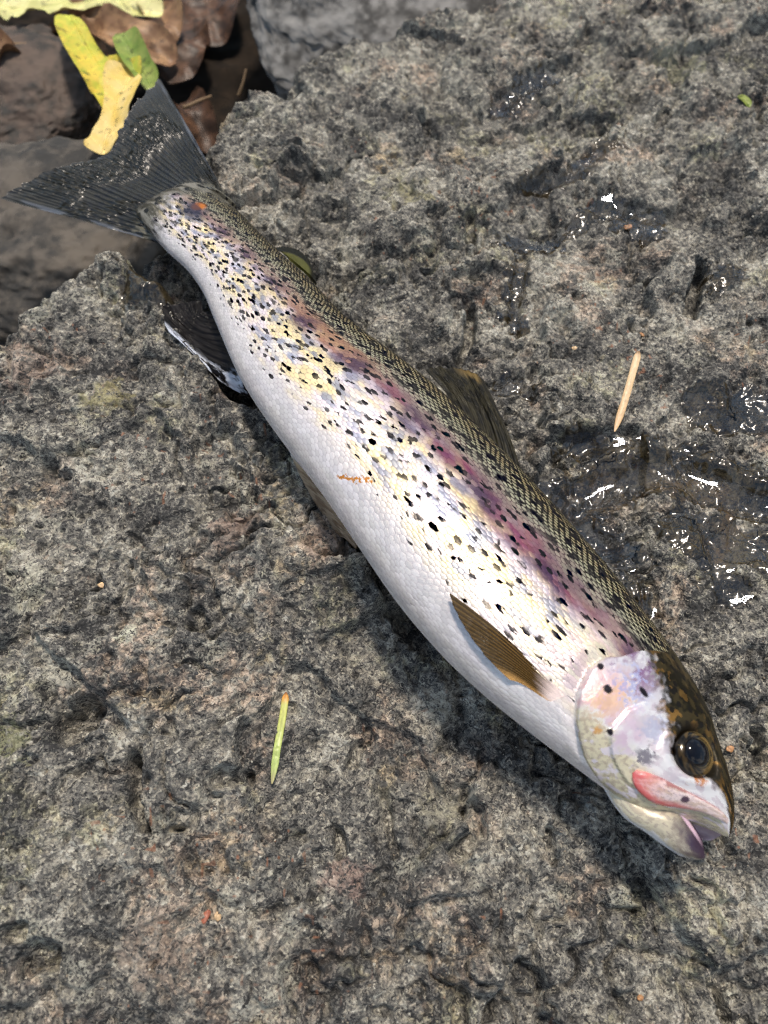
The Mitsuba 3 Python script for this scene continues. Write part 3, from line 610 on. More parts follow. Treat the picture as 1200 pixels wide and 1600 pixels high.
    darkc = mix(darkc, mi.Color3f(0.40, 0.21, 0.05), smoothstep(0.56, 0.66, fbm(s * 420 + 3, th * 8, 1.0, 4)) * tab(d0, [-30, 5, 25, 45], [0.7, 0.42, 0.10, 0.0]))
    darkc = mix(darkc, mi.Color3f(0.012, 0.010, 0.008), smoothstep(0.27, 0.19, voronoi(s * 330, th * 6.5)[0]) * 0.95)
    h = mix(h, darkc, smoothstep(-8, 7, d0 - top + (hn - 0.5) * 18 + (hm - 0.5) * 8))
    h = lay(h, (0.60, 0.22, 0.06), blob(s, d0 + (hm - 0.5) * 30, 0.2295, -24, 0.0016, 6, 0.4) * 0.9)
    h = lay(h, (0.022, 0.018, 0.012), blob(s, d0 + (hn - 0.5) * 14, 0.2260, -3, 0.0072, 15, 0.25) * smoothstep(-24, -8, d0 + (hm - 0.5) * 14))
    h = lay(h, (0.55, 0.42, 0.45), smoothstep(-112, -128, d0) * smoothstep(0.226, 0.230, s))
    return mix(c, h, head_mask(s, d0))


def skin_bump(p, n, uv):
    s, th = uv.x, uv.y
    u = polyU(s)
    hu = u / PITCH + (noise(u * 4, th * 3, 1.0) - 0.5) * 1.6
    cx, cy, dd = hexcell(hu, arc_angle(th) / PITCH + (noise(u * 3 + 9, th * 4, 5.0) - 0.5) * 1.6)
    lx = hu - cx
    m = head_mask(s, th * (180 / math.pi))
    sc = dr.sqrt(dr.maximum(0.36 - dr.square(dd), 0.0)) - 0.22 * lx + 0.25 * cell_rand(cx * 2 + 500, cy * 2 + 500, 5) * lx
    hd = fbm(s * 900, th * 16, 3.0, 3) * 0.5 + 0.5 * dr.abs(noise(s * 260 + th * 2, th * 14, 4.0) - 0.5)
    return sc * (1 - m) * smoothstep(-0.002, 0.006, s) + hd * m


def skin_rough(p, n, uv):
    d = uv.y * (180 / math.pi)
    return 0.36 + 0.10 * fbm(uv.x * 300, uv.y * 8, 1.0, 2)


scene['skin'] = {'type': 'twosided', 'bsdf': {'type': 'bumpmap', 'arbitrary': proc(skin_bump, eps=4e-5), 'scale': 0.00019,
                 'bsdf': {'type': 'principled', 'base_color': proc(skin_color), 'roughness': proc(skin_rough), 'metallic': 0.42, 'specular': 0.18, 'clearcoat': 0.08, 'clearcoat_gloss': 0.4}}}

# the body: the hind edge of the gill cover stands proud, the throat tucks in below it, the eye has a socket
gs = np.interp(np.degrees(T2), GILL_D, GILL_S)
e = S2 - gs
front = np.clip(1 - np.abs(T2) / np.radians(175), 0, 1)
side = sst(-110, -88, np.degrees(T2)) * sst(38, 4, np.degrees(T2))
lift = side * (0.0008 * sst(-0.0004, 0.0006, e) * sst(0.020, 0.001, e) - 0.0006 * sst(-0.004, -0.0004, e) * sst(0.0006, -0.0001, e))
deg2 = np.degrees(T2)
# second ridge: the cheek bone's hind edge
PRE_D, PRE_S = [-75, -66, -62, -49, -30, -15], [0.2225, 0.2170, 0.2150, 0.2105, 0.2095, 0.2110]
e2 = S2 - np.interp(deg2, PRE_D, PRE_S)
lift += sst(-80, -66, deg2) * sst(-12, -26, deg2) * (0.0005 * sst(-0.0003, 0.0004, e2) * sst(0.008, 0.0005, e2))
# groove between cheek and jaw bone, bones round the eye
EYE_S, EYE_D, EYE_R = 0.2256, -7.0, 0.0056
loc = lambda s0, d0: np.hypot(S2 - s0, np.radians(deg2 - d0) * np.interp(s0, SS, AA) * 0.96)
r_eye = loc(EYE_S, EYE_D)
lift += 0.0005 * np.exp(-((r_eye - 0.0070) / 0.0012) ** 2) - 0.0016 * sst(0.0062, 0.0045, r_eye)
lift += (nz(np.stack([S2 * 60, T2 * 1.2, T2 * 0], -1), 1.0, 3, 77)) * 0.0010 * sst(0.0, 0.004, e) * side
BODY = np.empty(S2.shape + (3,))
for i in range(NS):
    BODY[i] = body_point(np.full(NT, SS[i]), TH, lift[i])
caps = np.stack([C[0] - TAN[0] * 0.001, C[-1] + TAN[-1] * 0.0004])
faces = grid_faces(NS, NT)
bf = np.vstack([faces[:, [0, 1, 2]], faces[:, [0, 2, 3]]])
j = np.arange(NT - 1)
bf = np.vstack([bf, np.stack([j * 0 + NS * NT, j + 1, j], 1), np.stack([j * 0 + NS * NT + 1, (NS - 1) * NT + j, (NS - 1) * NT + j + 1], 1)])
bv = np.vstack([BODY.reshape(-1, 3), caps])
buv = np.vstack([np.stack([S2, T2], -1).reshape(-1, 2), [[0, 0], [SS[-1], 0]]])
# ring direction runs so that normals point outwards
if np.sum(np.cross(BODY[300, 60] - BODY[300, 59], BODY[301, 60] - BODY[300, 60]) * (BODY[300, 60] - C[300])) > 0:
    bf = bf[:, ::-1]
add('body', trimesh.Trimesh(bv, bf, process=False), 'skin', 'trout', uv=buv)
tag('trout', 'dead rainbow coloured trout with black spots and pink side lying on the rock', 'fish')


# ---- lower jaw, mouth and jaw bone
def jaw_color(p, n, uv):
    s, t = uv.x, uv.y                                            # s: hinge 0 to tip 1, t: 0 outer edge to 1 rim
    hm = fbm(s * 40, t * 20, 1.0, 3)
    c = mix((0.80, 0.80, 0.82), (0.66, 0.60, 0.44), smoothstep(0.30, 0.48, t + (hm - 0.5) * 0.3))
    c = mix(c, mi.Color3f(0.42, 0.36, 0.28), smoothstep(0.48, 0.62, hm) * smoothstep(0.36, 0.55, t) * 0.7)
    tip = smoothstep(0.60, 1.02, s + (t - 0.5) * 0.30 + (fbm(s * 14, t * 6, 5.0, 3) - 0.5) * 0.25) * smoothstep(0.16, 0.6, t + s * 0.2)
    c = mix(c, mi.Color3f(0.045, 0.024, 0.050), tip)
    c = mix(c, mi.Color3f(0.70, 0.50, 0.62), smoothstep(0.985, 0.996, t) * smoothstep(0.95, 0.8, s))
    return c


scene['jaw_skin'] = {'type': 'twosided', 'bsdf': {'type': 'principled', 'base_color': proc(jaw_color), 'roughness': 0.32, 'metallic': 0.2, 'specular': 0.5, 'clearcoat': 0.8, 'clearcoat_gloss': 0.93}}
scene['mouth_skin'] = {'type': 'twosided', 'bsdf': {'type': 'principled', 'roughness': 0.3, 'specular': 0.5, 'clearcoat': 0.7,
                       'base_color': proc(lambda p, n, uv: mix((0.36, 0.25, 0.30), (0.56, 0.46, 0.50), fbm(p.x * 500, p.y * 500, p.z * 500, 3)))}}
rim_e = resample([(0.0514,0.0476,0.0130), (0.0542,0.0394,0.0180), (0.0577,0.0336,0.0200), (0.0623,0.0308,0.0200), (0.0650,0.0272,0.0190), (0.0666,0.0250,0.0180), (0.0677,0.0233,0.0170), (0.0685,0.0222,0.0150)], 60)
out_e = resample([(0.0405,0.0448,0.0150), (0.0471,0.0384,0.0145), (0.0523,0.0330,0.0140), (0.0571,0.0276,0.0140), (0.0619,0.0242,0.0140), (0.0655,0.0225,0.0140), (0.0676,0.0219,0.0140), (0.0687,0.0218,0.0140)], 60)
jm = (rim_e + out_e) / 2
jr = np.linalg.norm(rim_e - out_e, axis=1) / 2
jt = unit(np.gradient(jm, axis=0))
jx = unit(rim_e - out_e)
jz = unit(np.cross(jt, jx))
jz = np.where(jz[:, 2:] > 0, jz, -jz)
ph = np.linspace(-np.pi, np.pi, 64, endpoint=False)
ex = np.sign(np.cos(ph)) * np.abs(np.cos(ph)) ** 0.85
jthk = np.interp(np.linspace(0, 1, 60), [0, 0.5, 0.85, 1], [0.0060, 0.0064, 0.0042, 0.0008])
jv = jm[:, None] + (jr[:, None] * ex)[..., None] * jx[:, None] + (jthk[:, None] * np.sin(ph))[..., None] * jz[:, None]
juv = np.stack(np.broadcast_arrays(np.linspace(0, 1, 60)[:, None], (np.cos(ph) * 0.5 + 0.5)[None]), -1).reshape(-1, 2)
jf = grid_faces(60, 64, True)
add('lower_jaw', (jv.reshape(-1, 3), jf), 'jaw_skin', 'trout', uv=juv)

# roof and floor of the mouth, seen between the jaws
mo = resample([(0.0620,0.0312,0.0165), (0.0673,0.0304,0.0165), (0.0718,0.0287,0.0165), (0.0739,0.0263,0.0160)], 30)
mi_ = resample([(0.0636,0.0310,0.0110), (0.0667,0.0275,0.0110), (0.0691,0.0254,0.0110), (0.0719,0.0252,0.0110)], 30)
w = np.linspace(0, 1, 14)
mv = mo[:, None] * (1 - w)[None, :, None] + mi_[:, None] * w[None, :, None]
mv[..., 2] -= 0.0035 * np.sin(np.pi * w)[None] * np.sin(np.pi * np.linspace(0.08, 0.95, 30))[:, None]
add('mouth', (mv.reshape(-1, 3), grid_faces(30, 14)), 'mouth_skin', 'trout')


def maxilla_color(p, n, uv):
    s, t = uv.x, uv.y                                            # s: hind end 0 to snout 1, t: 0 lower edge to 1 upper edge
    hm = fbm(s * 22, t * 9, 2.0, 3)
    fn = fbm(s * 60, t * 22, 7.0, 3)
    c = mix((0.74, 0.60, 0.58), (0.58, 0.44, 0.36), smoothstep(0.35, 0.65, hm))
    c = mix(c, mi.Color3f(0.40, 0.30, 0.34), smoothstep(0.52, 0.68, fn) * 0.6)
    red = smoothstep(0.42, 0.06, s) + smoothstep(0.50, 0.14, t) * smoothstep(0.75, 0.45, s)
    c = mix(c, mi.Color3f(0.66, 0.12, 0.12), dr.clip(red, 0, 1) * (0.55 + 0.6 * hm))
    c = mix(c, mi.Color3f(0.07, 0.03, 0.05), blob(s, t, 0.55, 0.62, 0.035, 0.16))
    c = mix(c, mi.Color3f(0.30, 0.09, 0.09), smoothstep(0.86, 0.96, t + (hm - 0.5) * 0.2) * smoothstep(0.15, 0.3, s) * 0.8)
    return c


scene['maxilla_skin'] = {'type': 'twosided', 'bsdf': {'type': 'principled', 'base_color': proc(maxilla_color), 'roughness': 0.3, 'metallic': 0.1, 'specular': 0.5, 'clearcoat': 0.8, 'clearcoat_gloss': 0.93}}
# its edges in body coordinates (metres along, degrees round)
MAXU = np.array([(0.2204, -58), (0.2222, -52), (0.2252, -46), (0.2288, -44), (0.2325, -42), (0.2368, -36), (0.2398, -28)])
MAXL = np.array([(0.2204, -62), (0.2230, -72), (0.2268, -76), (0.2300, -72), (0.2335, -64), (0.2375, -56), (0.2404, -40)])
k = np.linspace(0, 1, 70)
kk = np.linspace(0, 1, len(MAXU))
mu, ml = PchipInterpolator(kk, MAXU)(k), PchipInterpolator(kk, MAXL)(k)
w = np.linspace(0, 1, 24)
mg = ml[:, None] * (1 - w)[None, :, None] + mu[:, None] * w[None, :, None]
rise = 0.0009 * np.sqrt(np.clip(1 - (2 * w - 1) ** 4, 0, 1))[None] * np.clip(np.sin(np.pi * np.clip(k, 0.02, 0.97)) * 3, 0, 1)[:, None] + 0.0002 - 0.0004 * (np.abs(2 * w - 1) > 0.97)[None]
mxv = body_point(mg[..., 0], np.radians(mg[..., 1]), rise)
add('jaw_bone', (mxv.reshape(-1, 3), grid_faces(70, 24)), 'maxilla_skin', 'trout', uv=np.stack(np.broadcast_arrays(k[:, None], w[None]), -1).reshape(-1, 2))
labels['trout__jaw_bone'] = {'label': 'pinkish red bone of the upper jaw below the eye'}

# ---- eye
ec = body_point(np.array(EYE_S), np.radians(EYE_D))
en = unit(np.cross(body_point(np.array(EYE_S), np.radians(EYE_D + 8)) - ec, body_point(np.array(EYE_S + 0.002), np.radians(EYE_D)) - ec))
en = unit((en if en[2] > 0 else -en) + 0.15 * unit(EYE - ec))
e1 = unit(np.cross(en, [0.3, 1, 0]))
e2_ = np.cross(en, e1)


def dome(center, R, h, n=40, m=96, sag=0.0012):
    r = np.sin(np.linspace(0, np.pi / 2, n))
    a = np.linspace(0, 2 * np.pi, m, endpoint=False)
    z = np.sqrt(np.clip(1 - r ** 2, 0, 1)) ** 0.8
    v = center + (r[:, None] * R * np.cos(a))[..., None] * e1 + (r[:, None] * R * np.sin(a))[..., None] * e2_ + (z * h)[:, None, None] * en
    uv = np.stack([np.broadcast_to(r[:, None], (n, m)), np.broadcast_to(a[None], (n, m))], -1)
    f = grid_faces(n, m, True)
    return (v.reshape(-1, 3), f[:, ::-1]), uv.reshape(-1, 2)


def iris_color(p, n, uv):
    r, a = uv.x, uv.y
    v = fbm(dr.cos(a) * 3 + r * 8, dr.sin(a) * 3, 2.0, 3)
    c = mix((0.014, 0.010, 0.006), (0.17, 0.105, 0.032), smoothstep(0.42, 0.66, v) * smoothstep(0.62, 0.72, r) * smoothstep(1.0, 0.85, r))
    ring = smoothstep(0.025, 0.0, dr.abs(r - 0.60)) + 0.6 * smoothstep(0.03, 0.0, dr.abs(r - 0.78)) + 0.5 * smoothstep(0.03, 0.0, dr.abs(r - 0.90))
    gold = 0.5 + 0.5 * dr.cos(a - 3.6)
    return mix(c * (0.25 + 0.75 * gold), mi.Color3f(0.50, 0.38, 0.14), dr.clip(ring, 0, 1) * (0.03 + 0.6 * gold * gold))


scene['iris_mat'] = {'type': 'twosided', 'bsdf': {'type': 'principled', 'base_color': proc(iris_color), 'roughness': 0.15, 'metallic': 0.2, 'specular': 0.5}}
scene['pupil_mat'] = {'type': 'twosided', 'bsdf': {'type': 'principled', 'base_color': {'type': 'rgb', 'value': [0.003, 0.003, 0.005]}, 'roughness': 0.06, 'specular': 0.45}}
m_, u_ = dome(ec - en * 0.0013, 0.0050, 0.0023)
eye = add('eye', m_, 'iris_mat', 'trout', uv=u_)
m_, u_ = dome(ec + e1 * 0.0005 + en * 0.0004, 0.0029, 0.0014, 20, 64)
add('pupil', m_, 'pupil_mat', eye, uv=u_)


# ---- fins: corrugated two-faced membranes from a base line to an outer line
def fin(name, base, outer, nrays, mat, bow=0.0, curl=0.0, amp=0.00010, thick=0.00028, n=None, m=60, wave=0.0, seed=1, rest=None, label=None, root=0.0):
    n = n or nrays * 8
    b, o = resample(base, n), resample(outer, n)
    t = np.linspace(0, 1, m)
    across = unit(np.gradient((b + o) / 2, axis=0))
    P = b[:, None] * (1 - t)[None, :, None] + o[:, None] * t[None, :, None]
    jag = 1 + 0.020 * np.random.default_rng(seed + 50).normal(0, 1, n)
    P = b[:, None] + (P - b[:, None]) * (1 + (gaussian_filter(jag, 1.6) - 1)[:, None, None] * (t ** 4)[None, :, None])
    P = P + (np.sin(np.pi * t)[None, :, None] * across[:, None] * bow)
    nr = unit(np.cross(np.gradient(P, axis=0), np.gradient(P, axis=1)))
    if nr[..., 2].mean() < 0:
        nr = -nr
    r = np.linspace(0, 1, n)
    g = np.stack(np.broadcast_arrays(r[:, None] * 3, t[None] * 1.5, np.array([[seed * 1.0]])), -1)
    P = P + nr * (curl * (t ** 2)[None, :, None] + (nz(g, 1.5, 3, seed) * wave * t[None])[..., None])
    if rest is not None:
        lowest = rock_z(P.reshape(-1, 3)[:, :2]).reshape(n, m) + rest
        sm = gaussian_filter(np.maximum(lowest - P[..., 2], 0), 6)
        P[..., 2] += np.maximum(sm, np.maximum(lowest - P[..., 2], 0) * 0.6)
    fade = sst(0, 0.15, t)[None]
    branch = np.where(t > 0.55, 2, 1)
    cor = np.cos(2 * np.pi * nrays * r)[:, None] * (1 - sst(0.45, 0.75, t))[None] + np.cos(4 * np.pi * nrays * r)[:, None] * 0.6 * sst(0.45, 0.75, t)[None]
    cor = cor * amp * fade
    th = (thick * (1 - 0.6 * t) + root * np.exp(-(t / 0.10) ** 2))[None] * np.sqrt(np.clip(np.minimum(r, 1 - r) * 40, 0.05, 1))[:, None]
    A, B = P + nr * (cor + th)[..., None], P + nr * (cor - th)[..., None]
    uv = np.stack(np.broadcast_arrays(r[:, None], t[None]), -1).reshape(-1, 2)
    f = grid_faces(n, m)
    N = n * m
    idx = np.arange(N).reshape(n, m)
    rim = np.r_[idx[0, :], idx[1:, -1], idx[-1, -2::-1], idx[-2:0:-1, 0]]
    nx = np.roll(rim, -1)
    side_ = np.stack([rim, nx, nx + N, rim + N], 1)
    F = np.vstack([f, f[:, ::-1] + N, side_])
    key = add(name, (np.vstack([A.reshape(-1, 3), B.reshape(-1, 3)]), F), mat, 'trout', uv=np.vstack([uv, uv]))
    if label:
        labels[key] = {'label': label}
    return key


def slime(p, n, uv):
    r, t = uv.x, uv.y
    m = smoothstep(0.42, 0.62, fbm(r * 5 + 2, t * 4, 1.0, 3))
    return (fbm(r * 70, t * 9, 3.0, 3) * 0.7 + fbm(r * 38 + t * 10, t * 26 - r * 10, 6.0, 2) * 0.7) * (0.2 + 1.1 * m)


def fin_mat(key, color, rough=0.3, metal=0.0, slick=0.0004, coat=1.0):
    scene[key] = {'type': 'twosided', 'bsdf': {'type': 'bumpmap', 'arbitrary': proc(slime, eps=5e-5), 'scale': slick,
                  'bsdf': {'type': 'principled', 'base_color': proc(color), 'roughness': rough, 'metallic': metal, 'specular': 0.5 if coat > 0.5 else 0.12, 'clearcoat': coat, 'clearcoat_gloss': 0.95}}}


def tail_color(p, n, uv):
    r, t = uv.x, uv.y
    nr = 30
    ray = dr.abs(r * nr - dr.round(r * nr)) * 2
    w = fbm(r * 30, t * 6, 3.0, 3)
    c = mix((0.009, 0.0085, 0.005), (0.026, 0.024, 0.015), smoothstep(0.5, 0.1, ray) * smoothstep(0.3, 0.7, w))
    c = mix(c, mi.Color3f(0.15, 0.14, 0.105), smoothstep(0.20, 0.02, t + (w - 0.5) * 0.22))
    f1, f2, q = voronoi(r * 22, t * 15 + 3)
    c = mix(c, mi.Color3f(0.006, 0.006, 0.006), smoothstep(0.40, 0.24, f1) * dr.select(q < 0.85, 1.0, 0.0) * smoothstep(0.8, 0.55, t))
    edge = smoothstep(0.035, 0.012, r) + smoothstep(0.965, 0.988, r)
    c = mix(c, mi.Color3f(0.14, 0.16, 0.20), dr.clip(edge, 0, 1) * 0.5 * smoothstep(0.4, 0.6, w))
    return mix(c, mi.Color3f(0.035, 0.035, 0.035), smoothstep(0.90, 1.0, t) * 0.6)


fin_mat('tail_fin_mat', tail_color, 0.34, 0.0, 0.0010, 0.6)
fin('tail_fin', [(-0.0485,0.2188,0.0090), (-0.0520,0.2224,0.0100), (-0.0563,0.2249,0.0110), (-0.0614,0.2214,0.0120), (-0.0663,0.2150,0.0120), (-0.0693,0.2104,0.0110), (-0.0716,0.2052,0.0090)],
    [(-0.0804,0.2829,0.0120), (-0.0829,0.2773,0.0120), (-0.0866,0.2680,0.0120), (-0.0903,0.2576,0.0110), (-0.0942,0.2468,0.0090), (-0.1006,0.2442,0.0080), (-0.1088,0.2408,0.0080), (-0.1183,0.2376,0.0070), (-0.1284,0.2289,0.0060)], 30, 'tail_fin_mat', wave=0.0045, seed=4, m=110, root=0.0016, amp=0.00017, label=None)


def anal_color(p, n, uv):
    r, t = uv.x, uv.y
    w = fbm(r * 24, t * 5, 3.0, 3)
    c = mix((0.004, 0.003, 0.003), (0.014, 0.012, 0.012), smoothstep(0.45, 0.75, w))
    lead = smoothstep(0.30, 0.12, r + (w - 0.5) * 0.16)
    c = mix(c, mi.Color3f(0.52, 0.56, 0.64), lead * smoothstep(0.36, 0.56, fbm(r * 14 + 3, t * 9, 9.0, 4)) * smoothstep(0.02, 0.12, t + 0.05))
    c = mix(c, mi.Color3f(0.60, 0.62, 0.68), smoothstep(0.10, 0.03, t + (w - 0.5) * 0.06) * smoothstep(0.12, 0.2, r))
    return c


fin_mat('anal_fin_mat', anal_color, 0.34, 0.0, 0.00025, 0.3)
fin('anal_fin', [(-0.0380,0.1456,0.0080), (-0.0398,0.1492,0.0100), (-0.0425,0.1576,0.0110), (-0.0463,0.1671,0.0110), (-0.0507,0.1774,0.0110)], [(-0.0637,0.1671,0.0080), (-0.0664,0.1733,0.0080), (-0.0674,0.1786,0.0080), (-0.0634,0.1797,0.0090), (-0.0554,0.1804,0.0100)], 12, 'anal_fin_mat', bow=-0.0035, rest=0.0012, m=70, label='black anal fin with a bluish white front edge')


def pelvic_color(p, n, uv):
    r, t = uv.x, uv.y
    w = fbm(r * 20, t * 5, 3.0, 3)
    c = mix((0.22, 0.14, 0.075), (0.40, 0.29, 0.18), smoothstep(0.35, 0.65, w))
    return mix(c, mi.Color3f(0.66, 0.64, 0.62), smoothstep(0.2, 0.08, r))


fin_mat('pelvic_fin_mat', pelvic_color, 0.35)
fin('pelvic_fin', [(-0.0042,0.0989,0.0170), (-0.0056,0.0980,0.0130), (-0.0073,0.0970,0.0090)], [(-0.0269,0.1276,0.0130), (-0.0260,0.1260,0.0110), (-0.0235,0.1206,0.0090), (-0.0197,0.1134,0.0080), (-0.0154,0.1067,0.0070), (-0.0119,0.1017,0.0070)], 10, 'pelvic_fin_mat', bow=-0.0012, n=90, label='brown pelvic fin with a pale front edge along the belly')


def pectoral_color(p, n, uv):
    r, t = uv.x, uv.y
    ray = dr.abs(r * 13 - dr.round(r * 13)) * 2
    w = fbm(r * 20, t * 6, 3.0, 3)
    c = mix((0.034, 0.018, 0.004), (0.14, 0.078, 0.018), smoothstep(0.55, 0.15, ray))
    c = mix(c, mi.Color3f(0.05, 0.035, 0.015), smoothstep(0.45, 0.75, t + (w - 0.5) * 0.4) * 0.45)
    c = mix(c, mi.Color3f(0.80, 0.66, 0.62), smoothstep(0.26, 0.02, t + (w - 0.5) * 0.12))
    return mix(c, mi.Color3f(0.50, 0.28, 0.09), smoothstep(0.72, 1.0, r) * 0.8)


fin_mat('pectoral_fin_mat', pectoral_color, 0.42, 0.0, 0.00012, 0.15)


def skin_line(sd, lift):
    sd = np.array(sd)
    return body_point(sd[:, 0], np.radians(sd[:, 1]), np.array(lift) / 1000)


fin('pectoral_fin', skin_line([(0.1992, -52.5), (0.1985, -58), (0.1978, -64)], [-0.1, -0.15, -0.35]),
    skin_line([(0.1684, -56.5), (0.1712, -59.5), (0.1748, -62.5), (0.1794, -65.5), (0.1845, -68), (0.1898, -69)], [1.6, 1.7, 1.6, 1.4, 1.1, 0.8]), 13, 'pectoral_fin_mat', bow=-0.0016, amp=0.00009, curl=0.0006, m=80, label='golden brown pectoral fin folded against the white belly')


def dorsal_color(p, n, uv):
    r, t = uv.x, uv.y
    w = fbm(r * 20, t * 6, 3.0, 3)
    c = mix((0.012, 0.011, 0.007), (0.030, 0.027, 0.016), smoothstep(0.35, 0.65, w))
    f1, f2, q = voronoi(r * 9, t * 9 + 3)
    c = mix(c, mi.Color3f(0.010, 0.010, 0.008), smoothstep(0.42, 0.30, f1) * dr.select(q < 0.8, 1.0, 0.0))
    return mix(c, mi.Color3f(0.16, 0.11, 0.04), smoothstep(0.92, 0.98, t + (w - 0.5) * 0.1) * smoothstep(0.05, 0.2, r) * smoothstep(0.6, 0.3, r))


fin_mat('dorsal_fin_mat', dorsal_color, 0.5, 0.0, 0.0003, 0.08)
sb = np.interp(np.linspace(0, 1, 8), [0, 1], [0.1500, 0.1215])
fin('dorsal_fin', body_point(sb, np.radians(np.full(8, 92.0)), np.full(8, -0.0006)), [(0.0290,0.1513,0.0090), (0.0265,0.1536,0.0090), (0.0229,0.1559,0.0080), (0.0188,0.1566,0.0080), (0.0154,0.1566,0.0080), (0.0120,0.1550,0.0090)], 12, 'dorsal_fin_mat', bow=-0.0035, rest=0.0006, m=80)


def adipose_color(p, n, uv):
    r, t = uv.x, uv.y
    c = mix((0.055, 0.056, 0.014), (0.11, 0.11, 0.03), fbm(r * 6, t * 5, 1.0, 2))
    return mix(c, mi.Color3f(0.012, 0.012, 0.008), dr.clip(smoothstep(0.40, 0.18, r) + smoothstep(0.45, 0.66, t), 0, 1))


fin_mat('adipose_fin_mat', adipose_color, 0.4, 0.0, 0.0002, 0.3)
fin('adipose_fin', [(-0.0208,0.1856,0.0110), (-0.0236,0.1893,0.0120), (-0.0270,0.1930,0.0120), (-0.0295,0.1957,0.0120)], [(-0.0223,0.1923,0.0100), (-0.0237,0.1968,0.0100), (-0.0271,0.2009,0.0100), (-0.0312,0.2025,0.0100), (-0.0349,0.2020,0.0100)], 4, 'adipose_fin_mat', bow=-0.0006, amp=0.00003, thick=0.0005, n=50, m=40, label='small olive adipose fin with a black rim')

# ------------------------------------------------------------------ small things lying on the rock
def needle_color(stops):
    def f(p, n, uv):
        c = mi.Color3f(*stops[0][1])
        for (a, ca), (b, cb) in zip(stops[:-1], stops[1:]):
            c = mix(c, mi.Color3f(*cb), smoothstep(a, b, uv.x))
        line = smoothstep(0.10, 0.0, dr.abs(uv.y - 0.25))
        return c * (0.85 + 0.3 * fbm(uv.x * 30, uv.y * 12, 1.0, 2)) * (1 - 0.18 * line)
    return f


def needle(name, pts, width, mat, label, lift=0.0004):
    P = resample(pts, 60)
    P[:, 2] = np.maximum(gaussian_filter(maximum_filter(rock_z(P[:, :2]), 9), 12) + lift + P[:, 2] * 0, 0.0 + rock_z(P[:, :2]))
    P[:, 2] += pts[0][2] * np.linspace(1, 0, 60) ** 2
    x = np.linspace(0, 1, 60)
    r = width / 2 * np.sqrt(np.clip(np.minimum(x * 14, (1 - x) * 5), 0.02, 1))
    m = tube(P, r, 12, 0.42)
    uv = np.vstack([np.stack(np.broadcast_arrays(x[:, None], (np.arange(12) / 12)[None]), -1).reshape(-1, 2), [[0, 0], [1, 0]]])
    key = add(name, m, mat, uv=uv)
    tag(key, label, 'needle')


scene['needle_tan'] = {'type': 'twosided', 'bsdf': {'type': 'principled', 'roughness': 0.45, 'specular': 0.5, 'base_color': proc(needle_color([(0, (0.30, 0.16, 0.07)), (0.08, (0.72, 0.52, 0.30)), (1.0, (0.66, 0.44, 0.24))]))}}
scene['needle_green'] = {'type': 'twosided', 'bsdf': {'type': 'principled', 'roughness': 0.4, 'specular': 0.5, 'base_color': proc(needle_color([(0, (0.22, 0.07, 0.02)), (0.05, (0.65, 0.30, 0.06)), (0.16, (0.52, 0.54, 0.16)), (0.8, (0.45, 0.56, 0.18)), (1.0, (0.40, 0.36, 0.18))]))}}
needle('pine_needle', [(0.0766,0.1644,0.0020), (0.0744,0.1582,0.0010), (0.0707,0.1478,0.0005), (0.0667,0.1377,0.0000)], 0.0022, 'needle_tan', 'tan dry pine needle on the rock right of the dorsal fin')
needle('pine_needle', [(-0.0243,0.0609,0.0003), (-0.0247,0.0538,0.0002), (-0.0254,0.0460,0.0003), (-0.0262,0.0385,0.0000)], 0.0018, 'needle_green', 'green pine needle with an orange end on the rock below the trout')

for k, col in (('bit_orange', (0.42, 0.22, 0.10)), ('bit_tan', (0.60, 0.42, 0.24)), ('bit_red', (0.36, 0.12, 0.07)), ('bit_green', (0.45, 0.52, 0.10))):
    scene[k] = {'type': 'principled', 'roughness': 0.5, 'base_color': proc(lambda p, n, uv, col=col: mi.Color3f(*col) * (0.6 + 0.8 * fbm(p.x * 1500, p.y * 1500, p.z * 1500, 3)))}


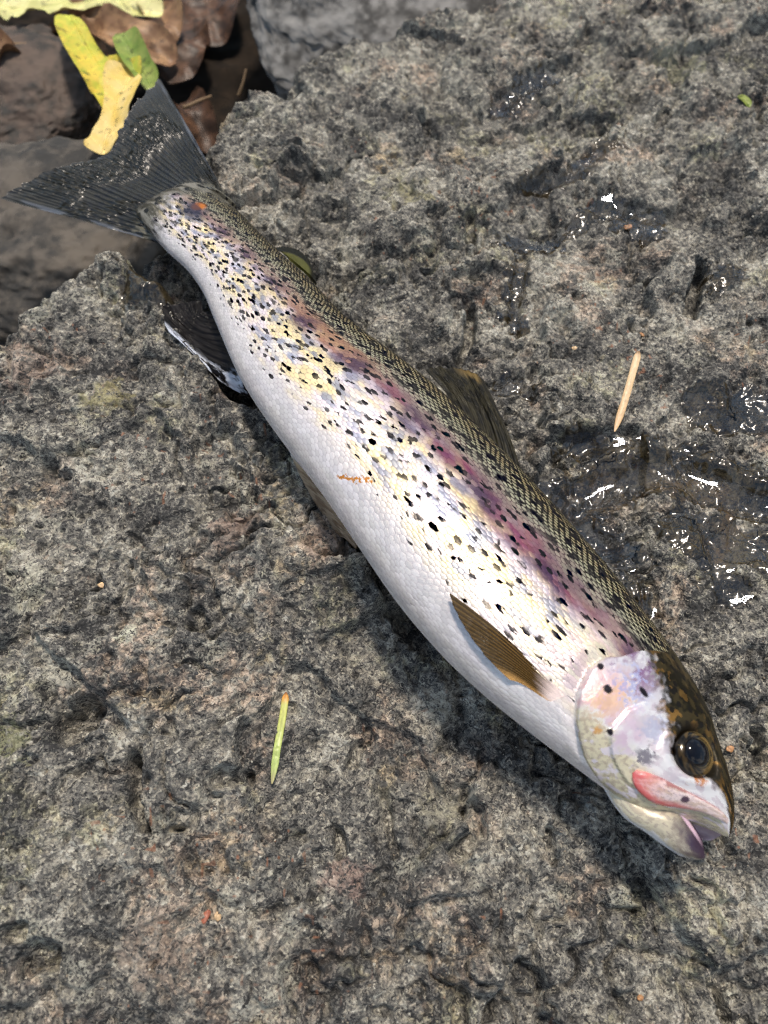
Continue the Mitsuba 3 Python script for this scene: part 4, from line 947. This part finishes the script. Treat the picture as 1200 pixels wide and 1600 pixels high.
def bit(name, pt, size, rot, mat, label, cat, seed):
    m = trimesh.creation.icosphere(3)
    v = m.vertices * (1 + nz(m.vertices, 1.6, 3, seed)[:, None] * 0.9)
    R = trimesh.transformations.rotation_matrix(math.radians(rot), [0, 0, 1])[:3, :3]
    c = np.array(pt)
    c[2] = ROCK_SMOOTH([c[1], c[0]])[0] + size[2] * 0.0005 + 0.0002
    key = add(name, trimesh.Trimesh((v * np.array(size) / 2000) @ R.T + c, m.faces, process=False), mat)
    tag(key, label, cat)


bit('bark_flake', [(0.0585,0.1684,0.0000)][0], (1.9, 1.2, 0.9), -20, 'bit_tan', 'tan bark flake left of the tan pine needle', 'flake', 1)
bit('bark_flake', [(0.0800,0.1742,0.0000)][0], (1.7, 1.1, 0.9), -50, 'bit_orange', 'orange brown bark flake just above the tan pine needle', 'flake', 2)
bit('seed', [(-0.0389,0.0104,0.0000)][0], (1.5, 3.0, 1.3), -20, 'bit_red', 'red brown seed lying in a small crack of the rock', 'seed', 3)
bit('seed', [(-0.0363,0.0104,0.0000)][0], (1.5, 1.9, 1.0), 10, 'bit_tan', 'pale pinkish seed beside the red brown seed', 'seed', 4)
bit('bark_flake', [(0.0852,0.0482,0.0000)][0], (1.9, 1.6, 0.8), 20, 'bit_orange', 'orange flake on the rock right of the eye of the trout', 'flake', 5)
bit('bark_flake', [(-0.0727,0.0876,0.0000)][0], (2.0, 1.5, 0.9), 0, 'bit_tan', 'tan flake on the left part of the rock', 'flake', 6)
bit('bark_flake', [(0.0562,-0.0053,0.0000)][0], (1.4, 1.2, 0.8), 0, 'bit_orange', 'orange flake near the bottom right of the rock', 'flake', 7)
bit('bark_flake', [(0.0834,0.2246,0.0000)][0], (3.0, 2.0, 1.0), 10, 'bit_orange', 'orange flake in the wet hollow at the upper right', 'flake', 8)
scrap = np.array([(0.1294,0.2826,0.0000), (0.1311,0.2844,0.0000), (0.1328,0.2823,0.0000), (0.1341,0.2791,0.0000), (0.1325,0.2780,0.0000), (0.1305,0.2798,0.0000)])
scrap[:, 2] = rock_z(scrap[:, :2]).max() + 0.0004
leaf('leaf_scrap', scrap, 'leaf_green', 'tiny yellow green leaf scrap on the rock at the upper right', 41, 0.0006)
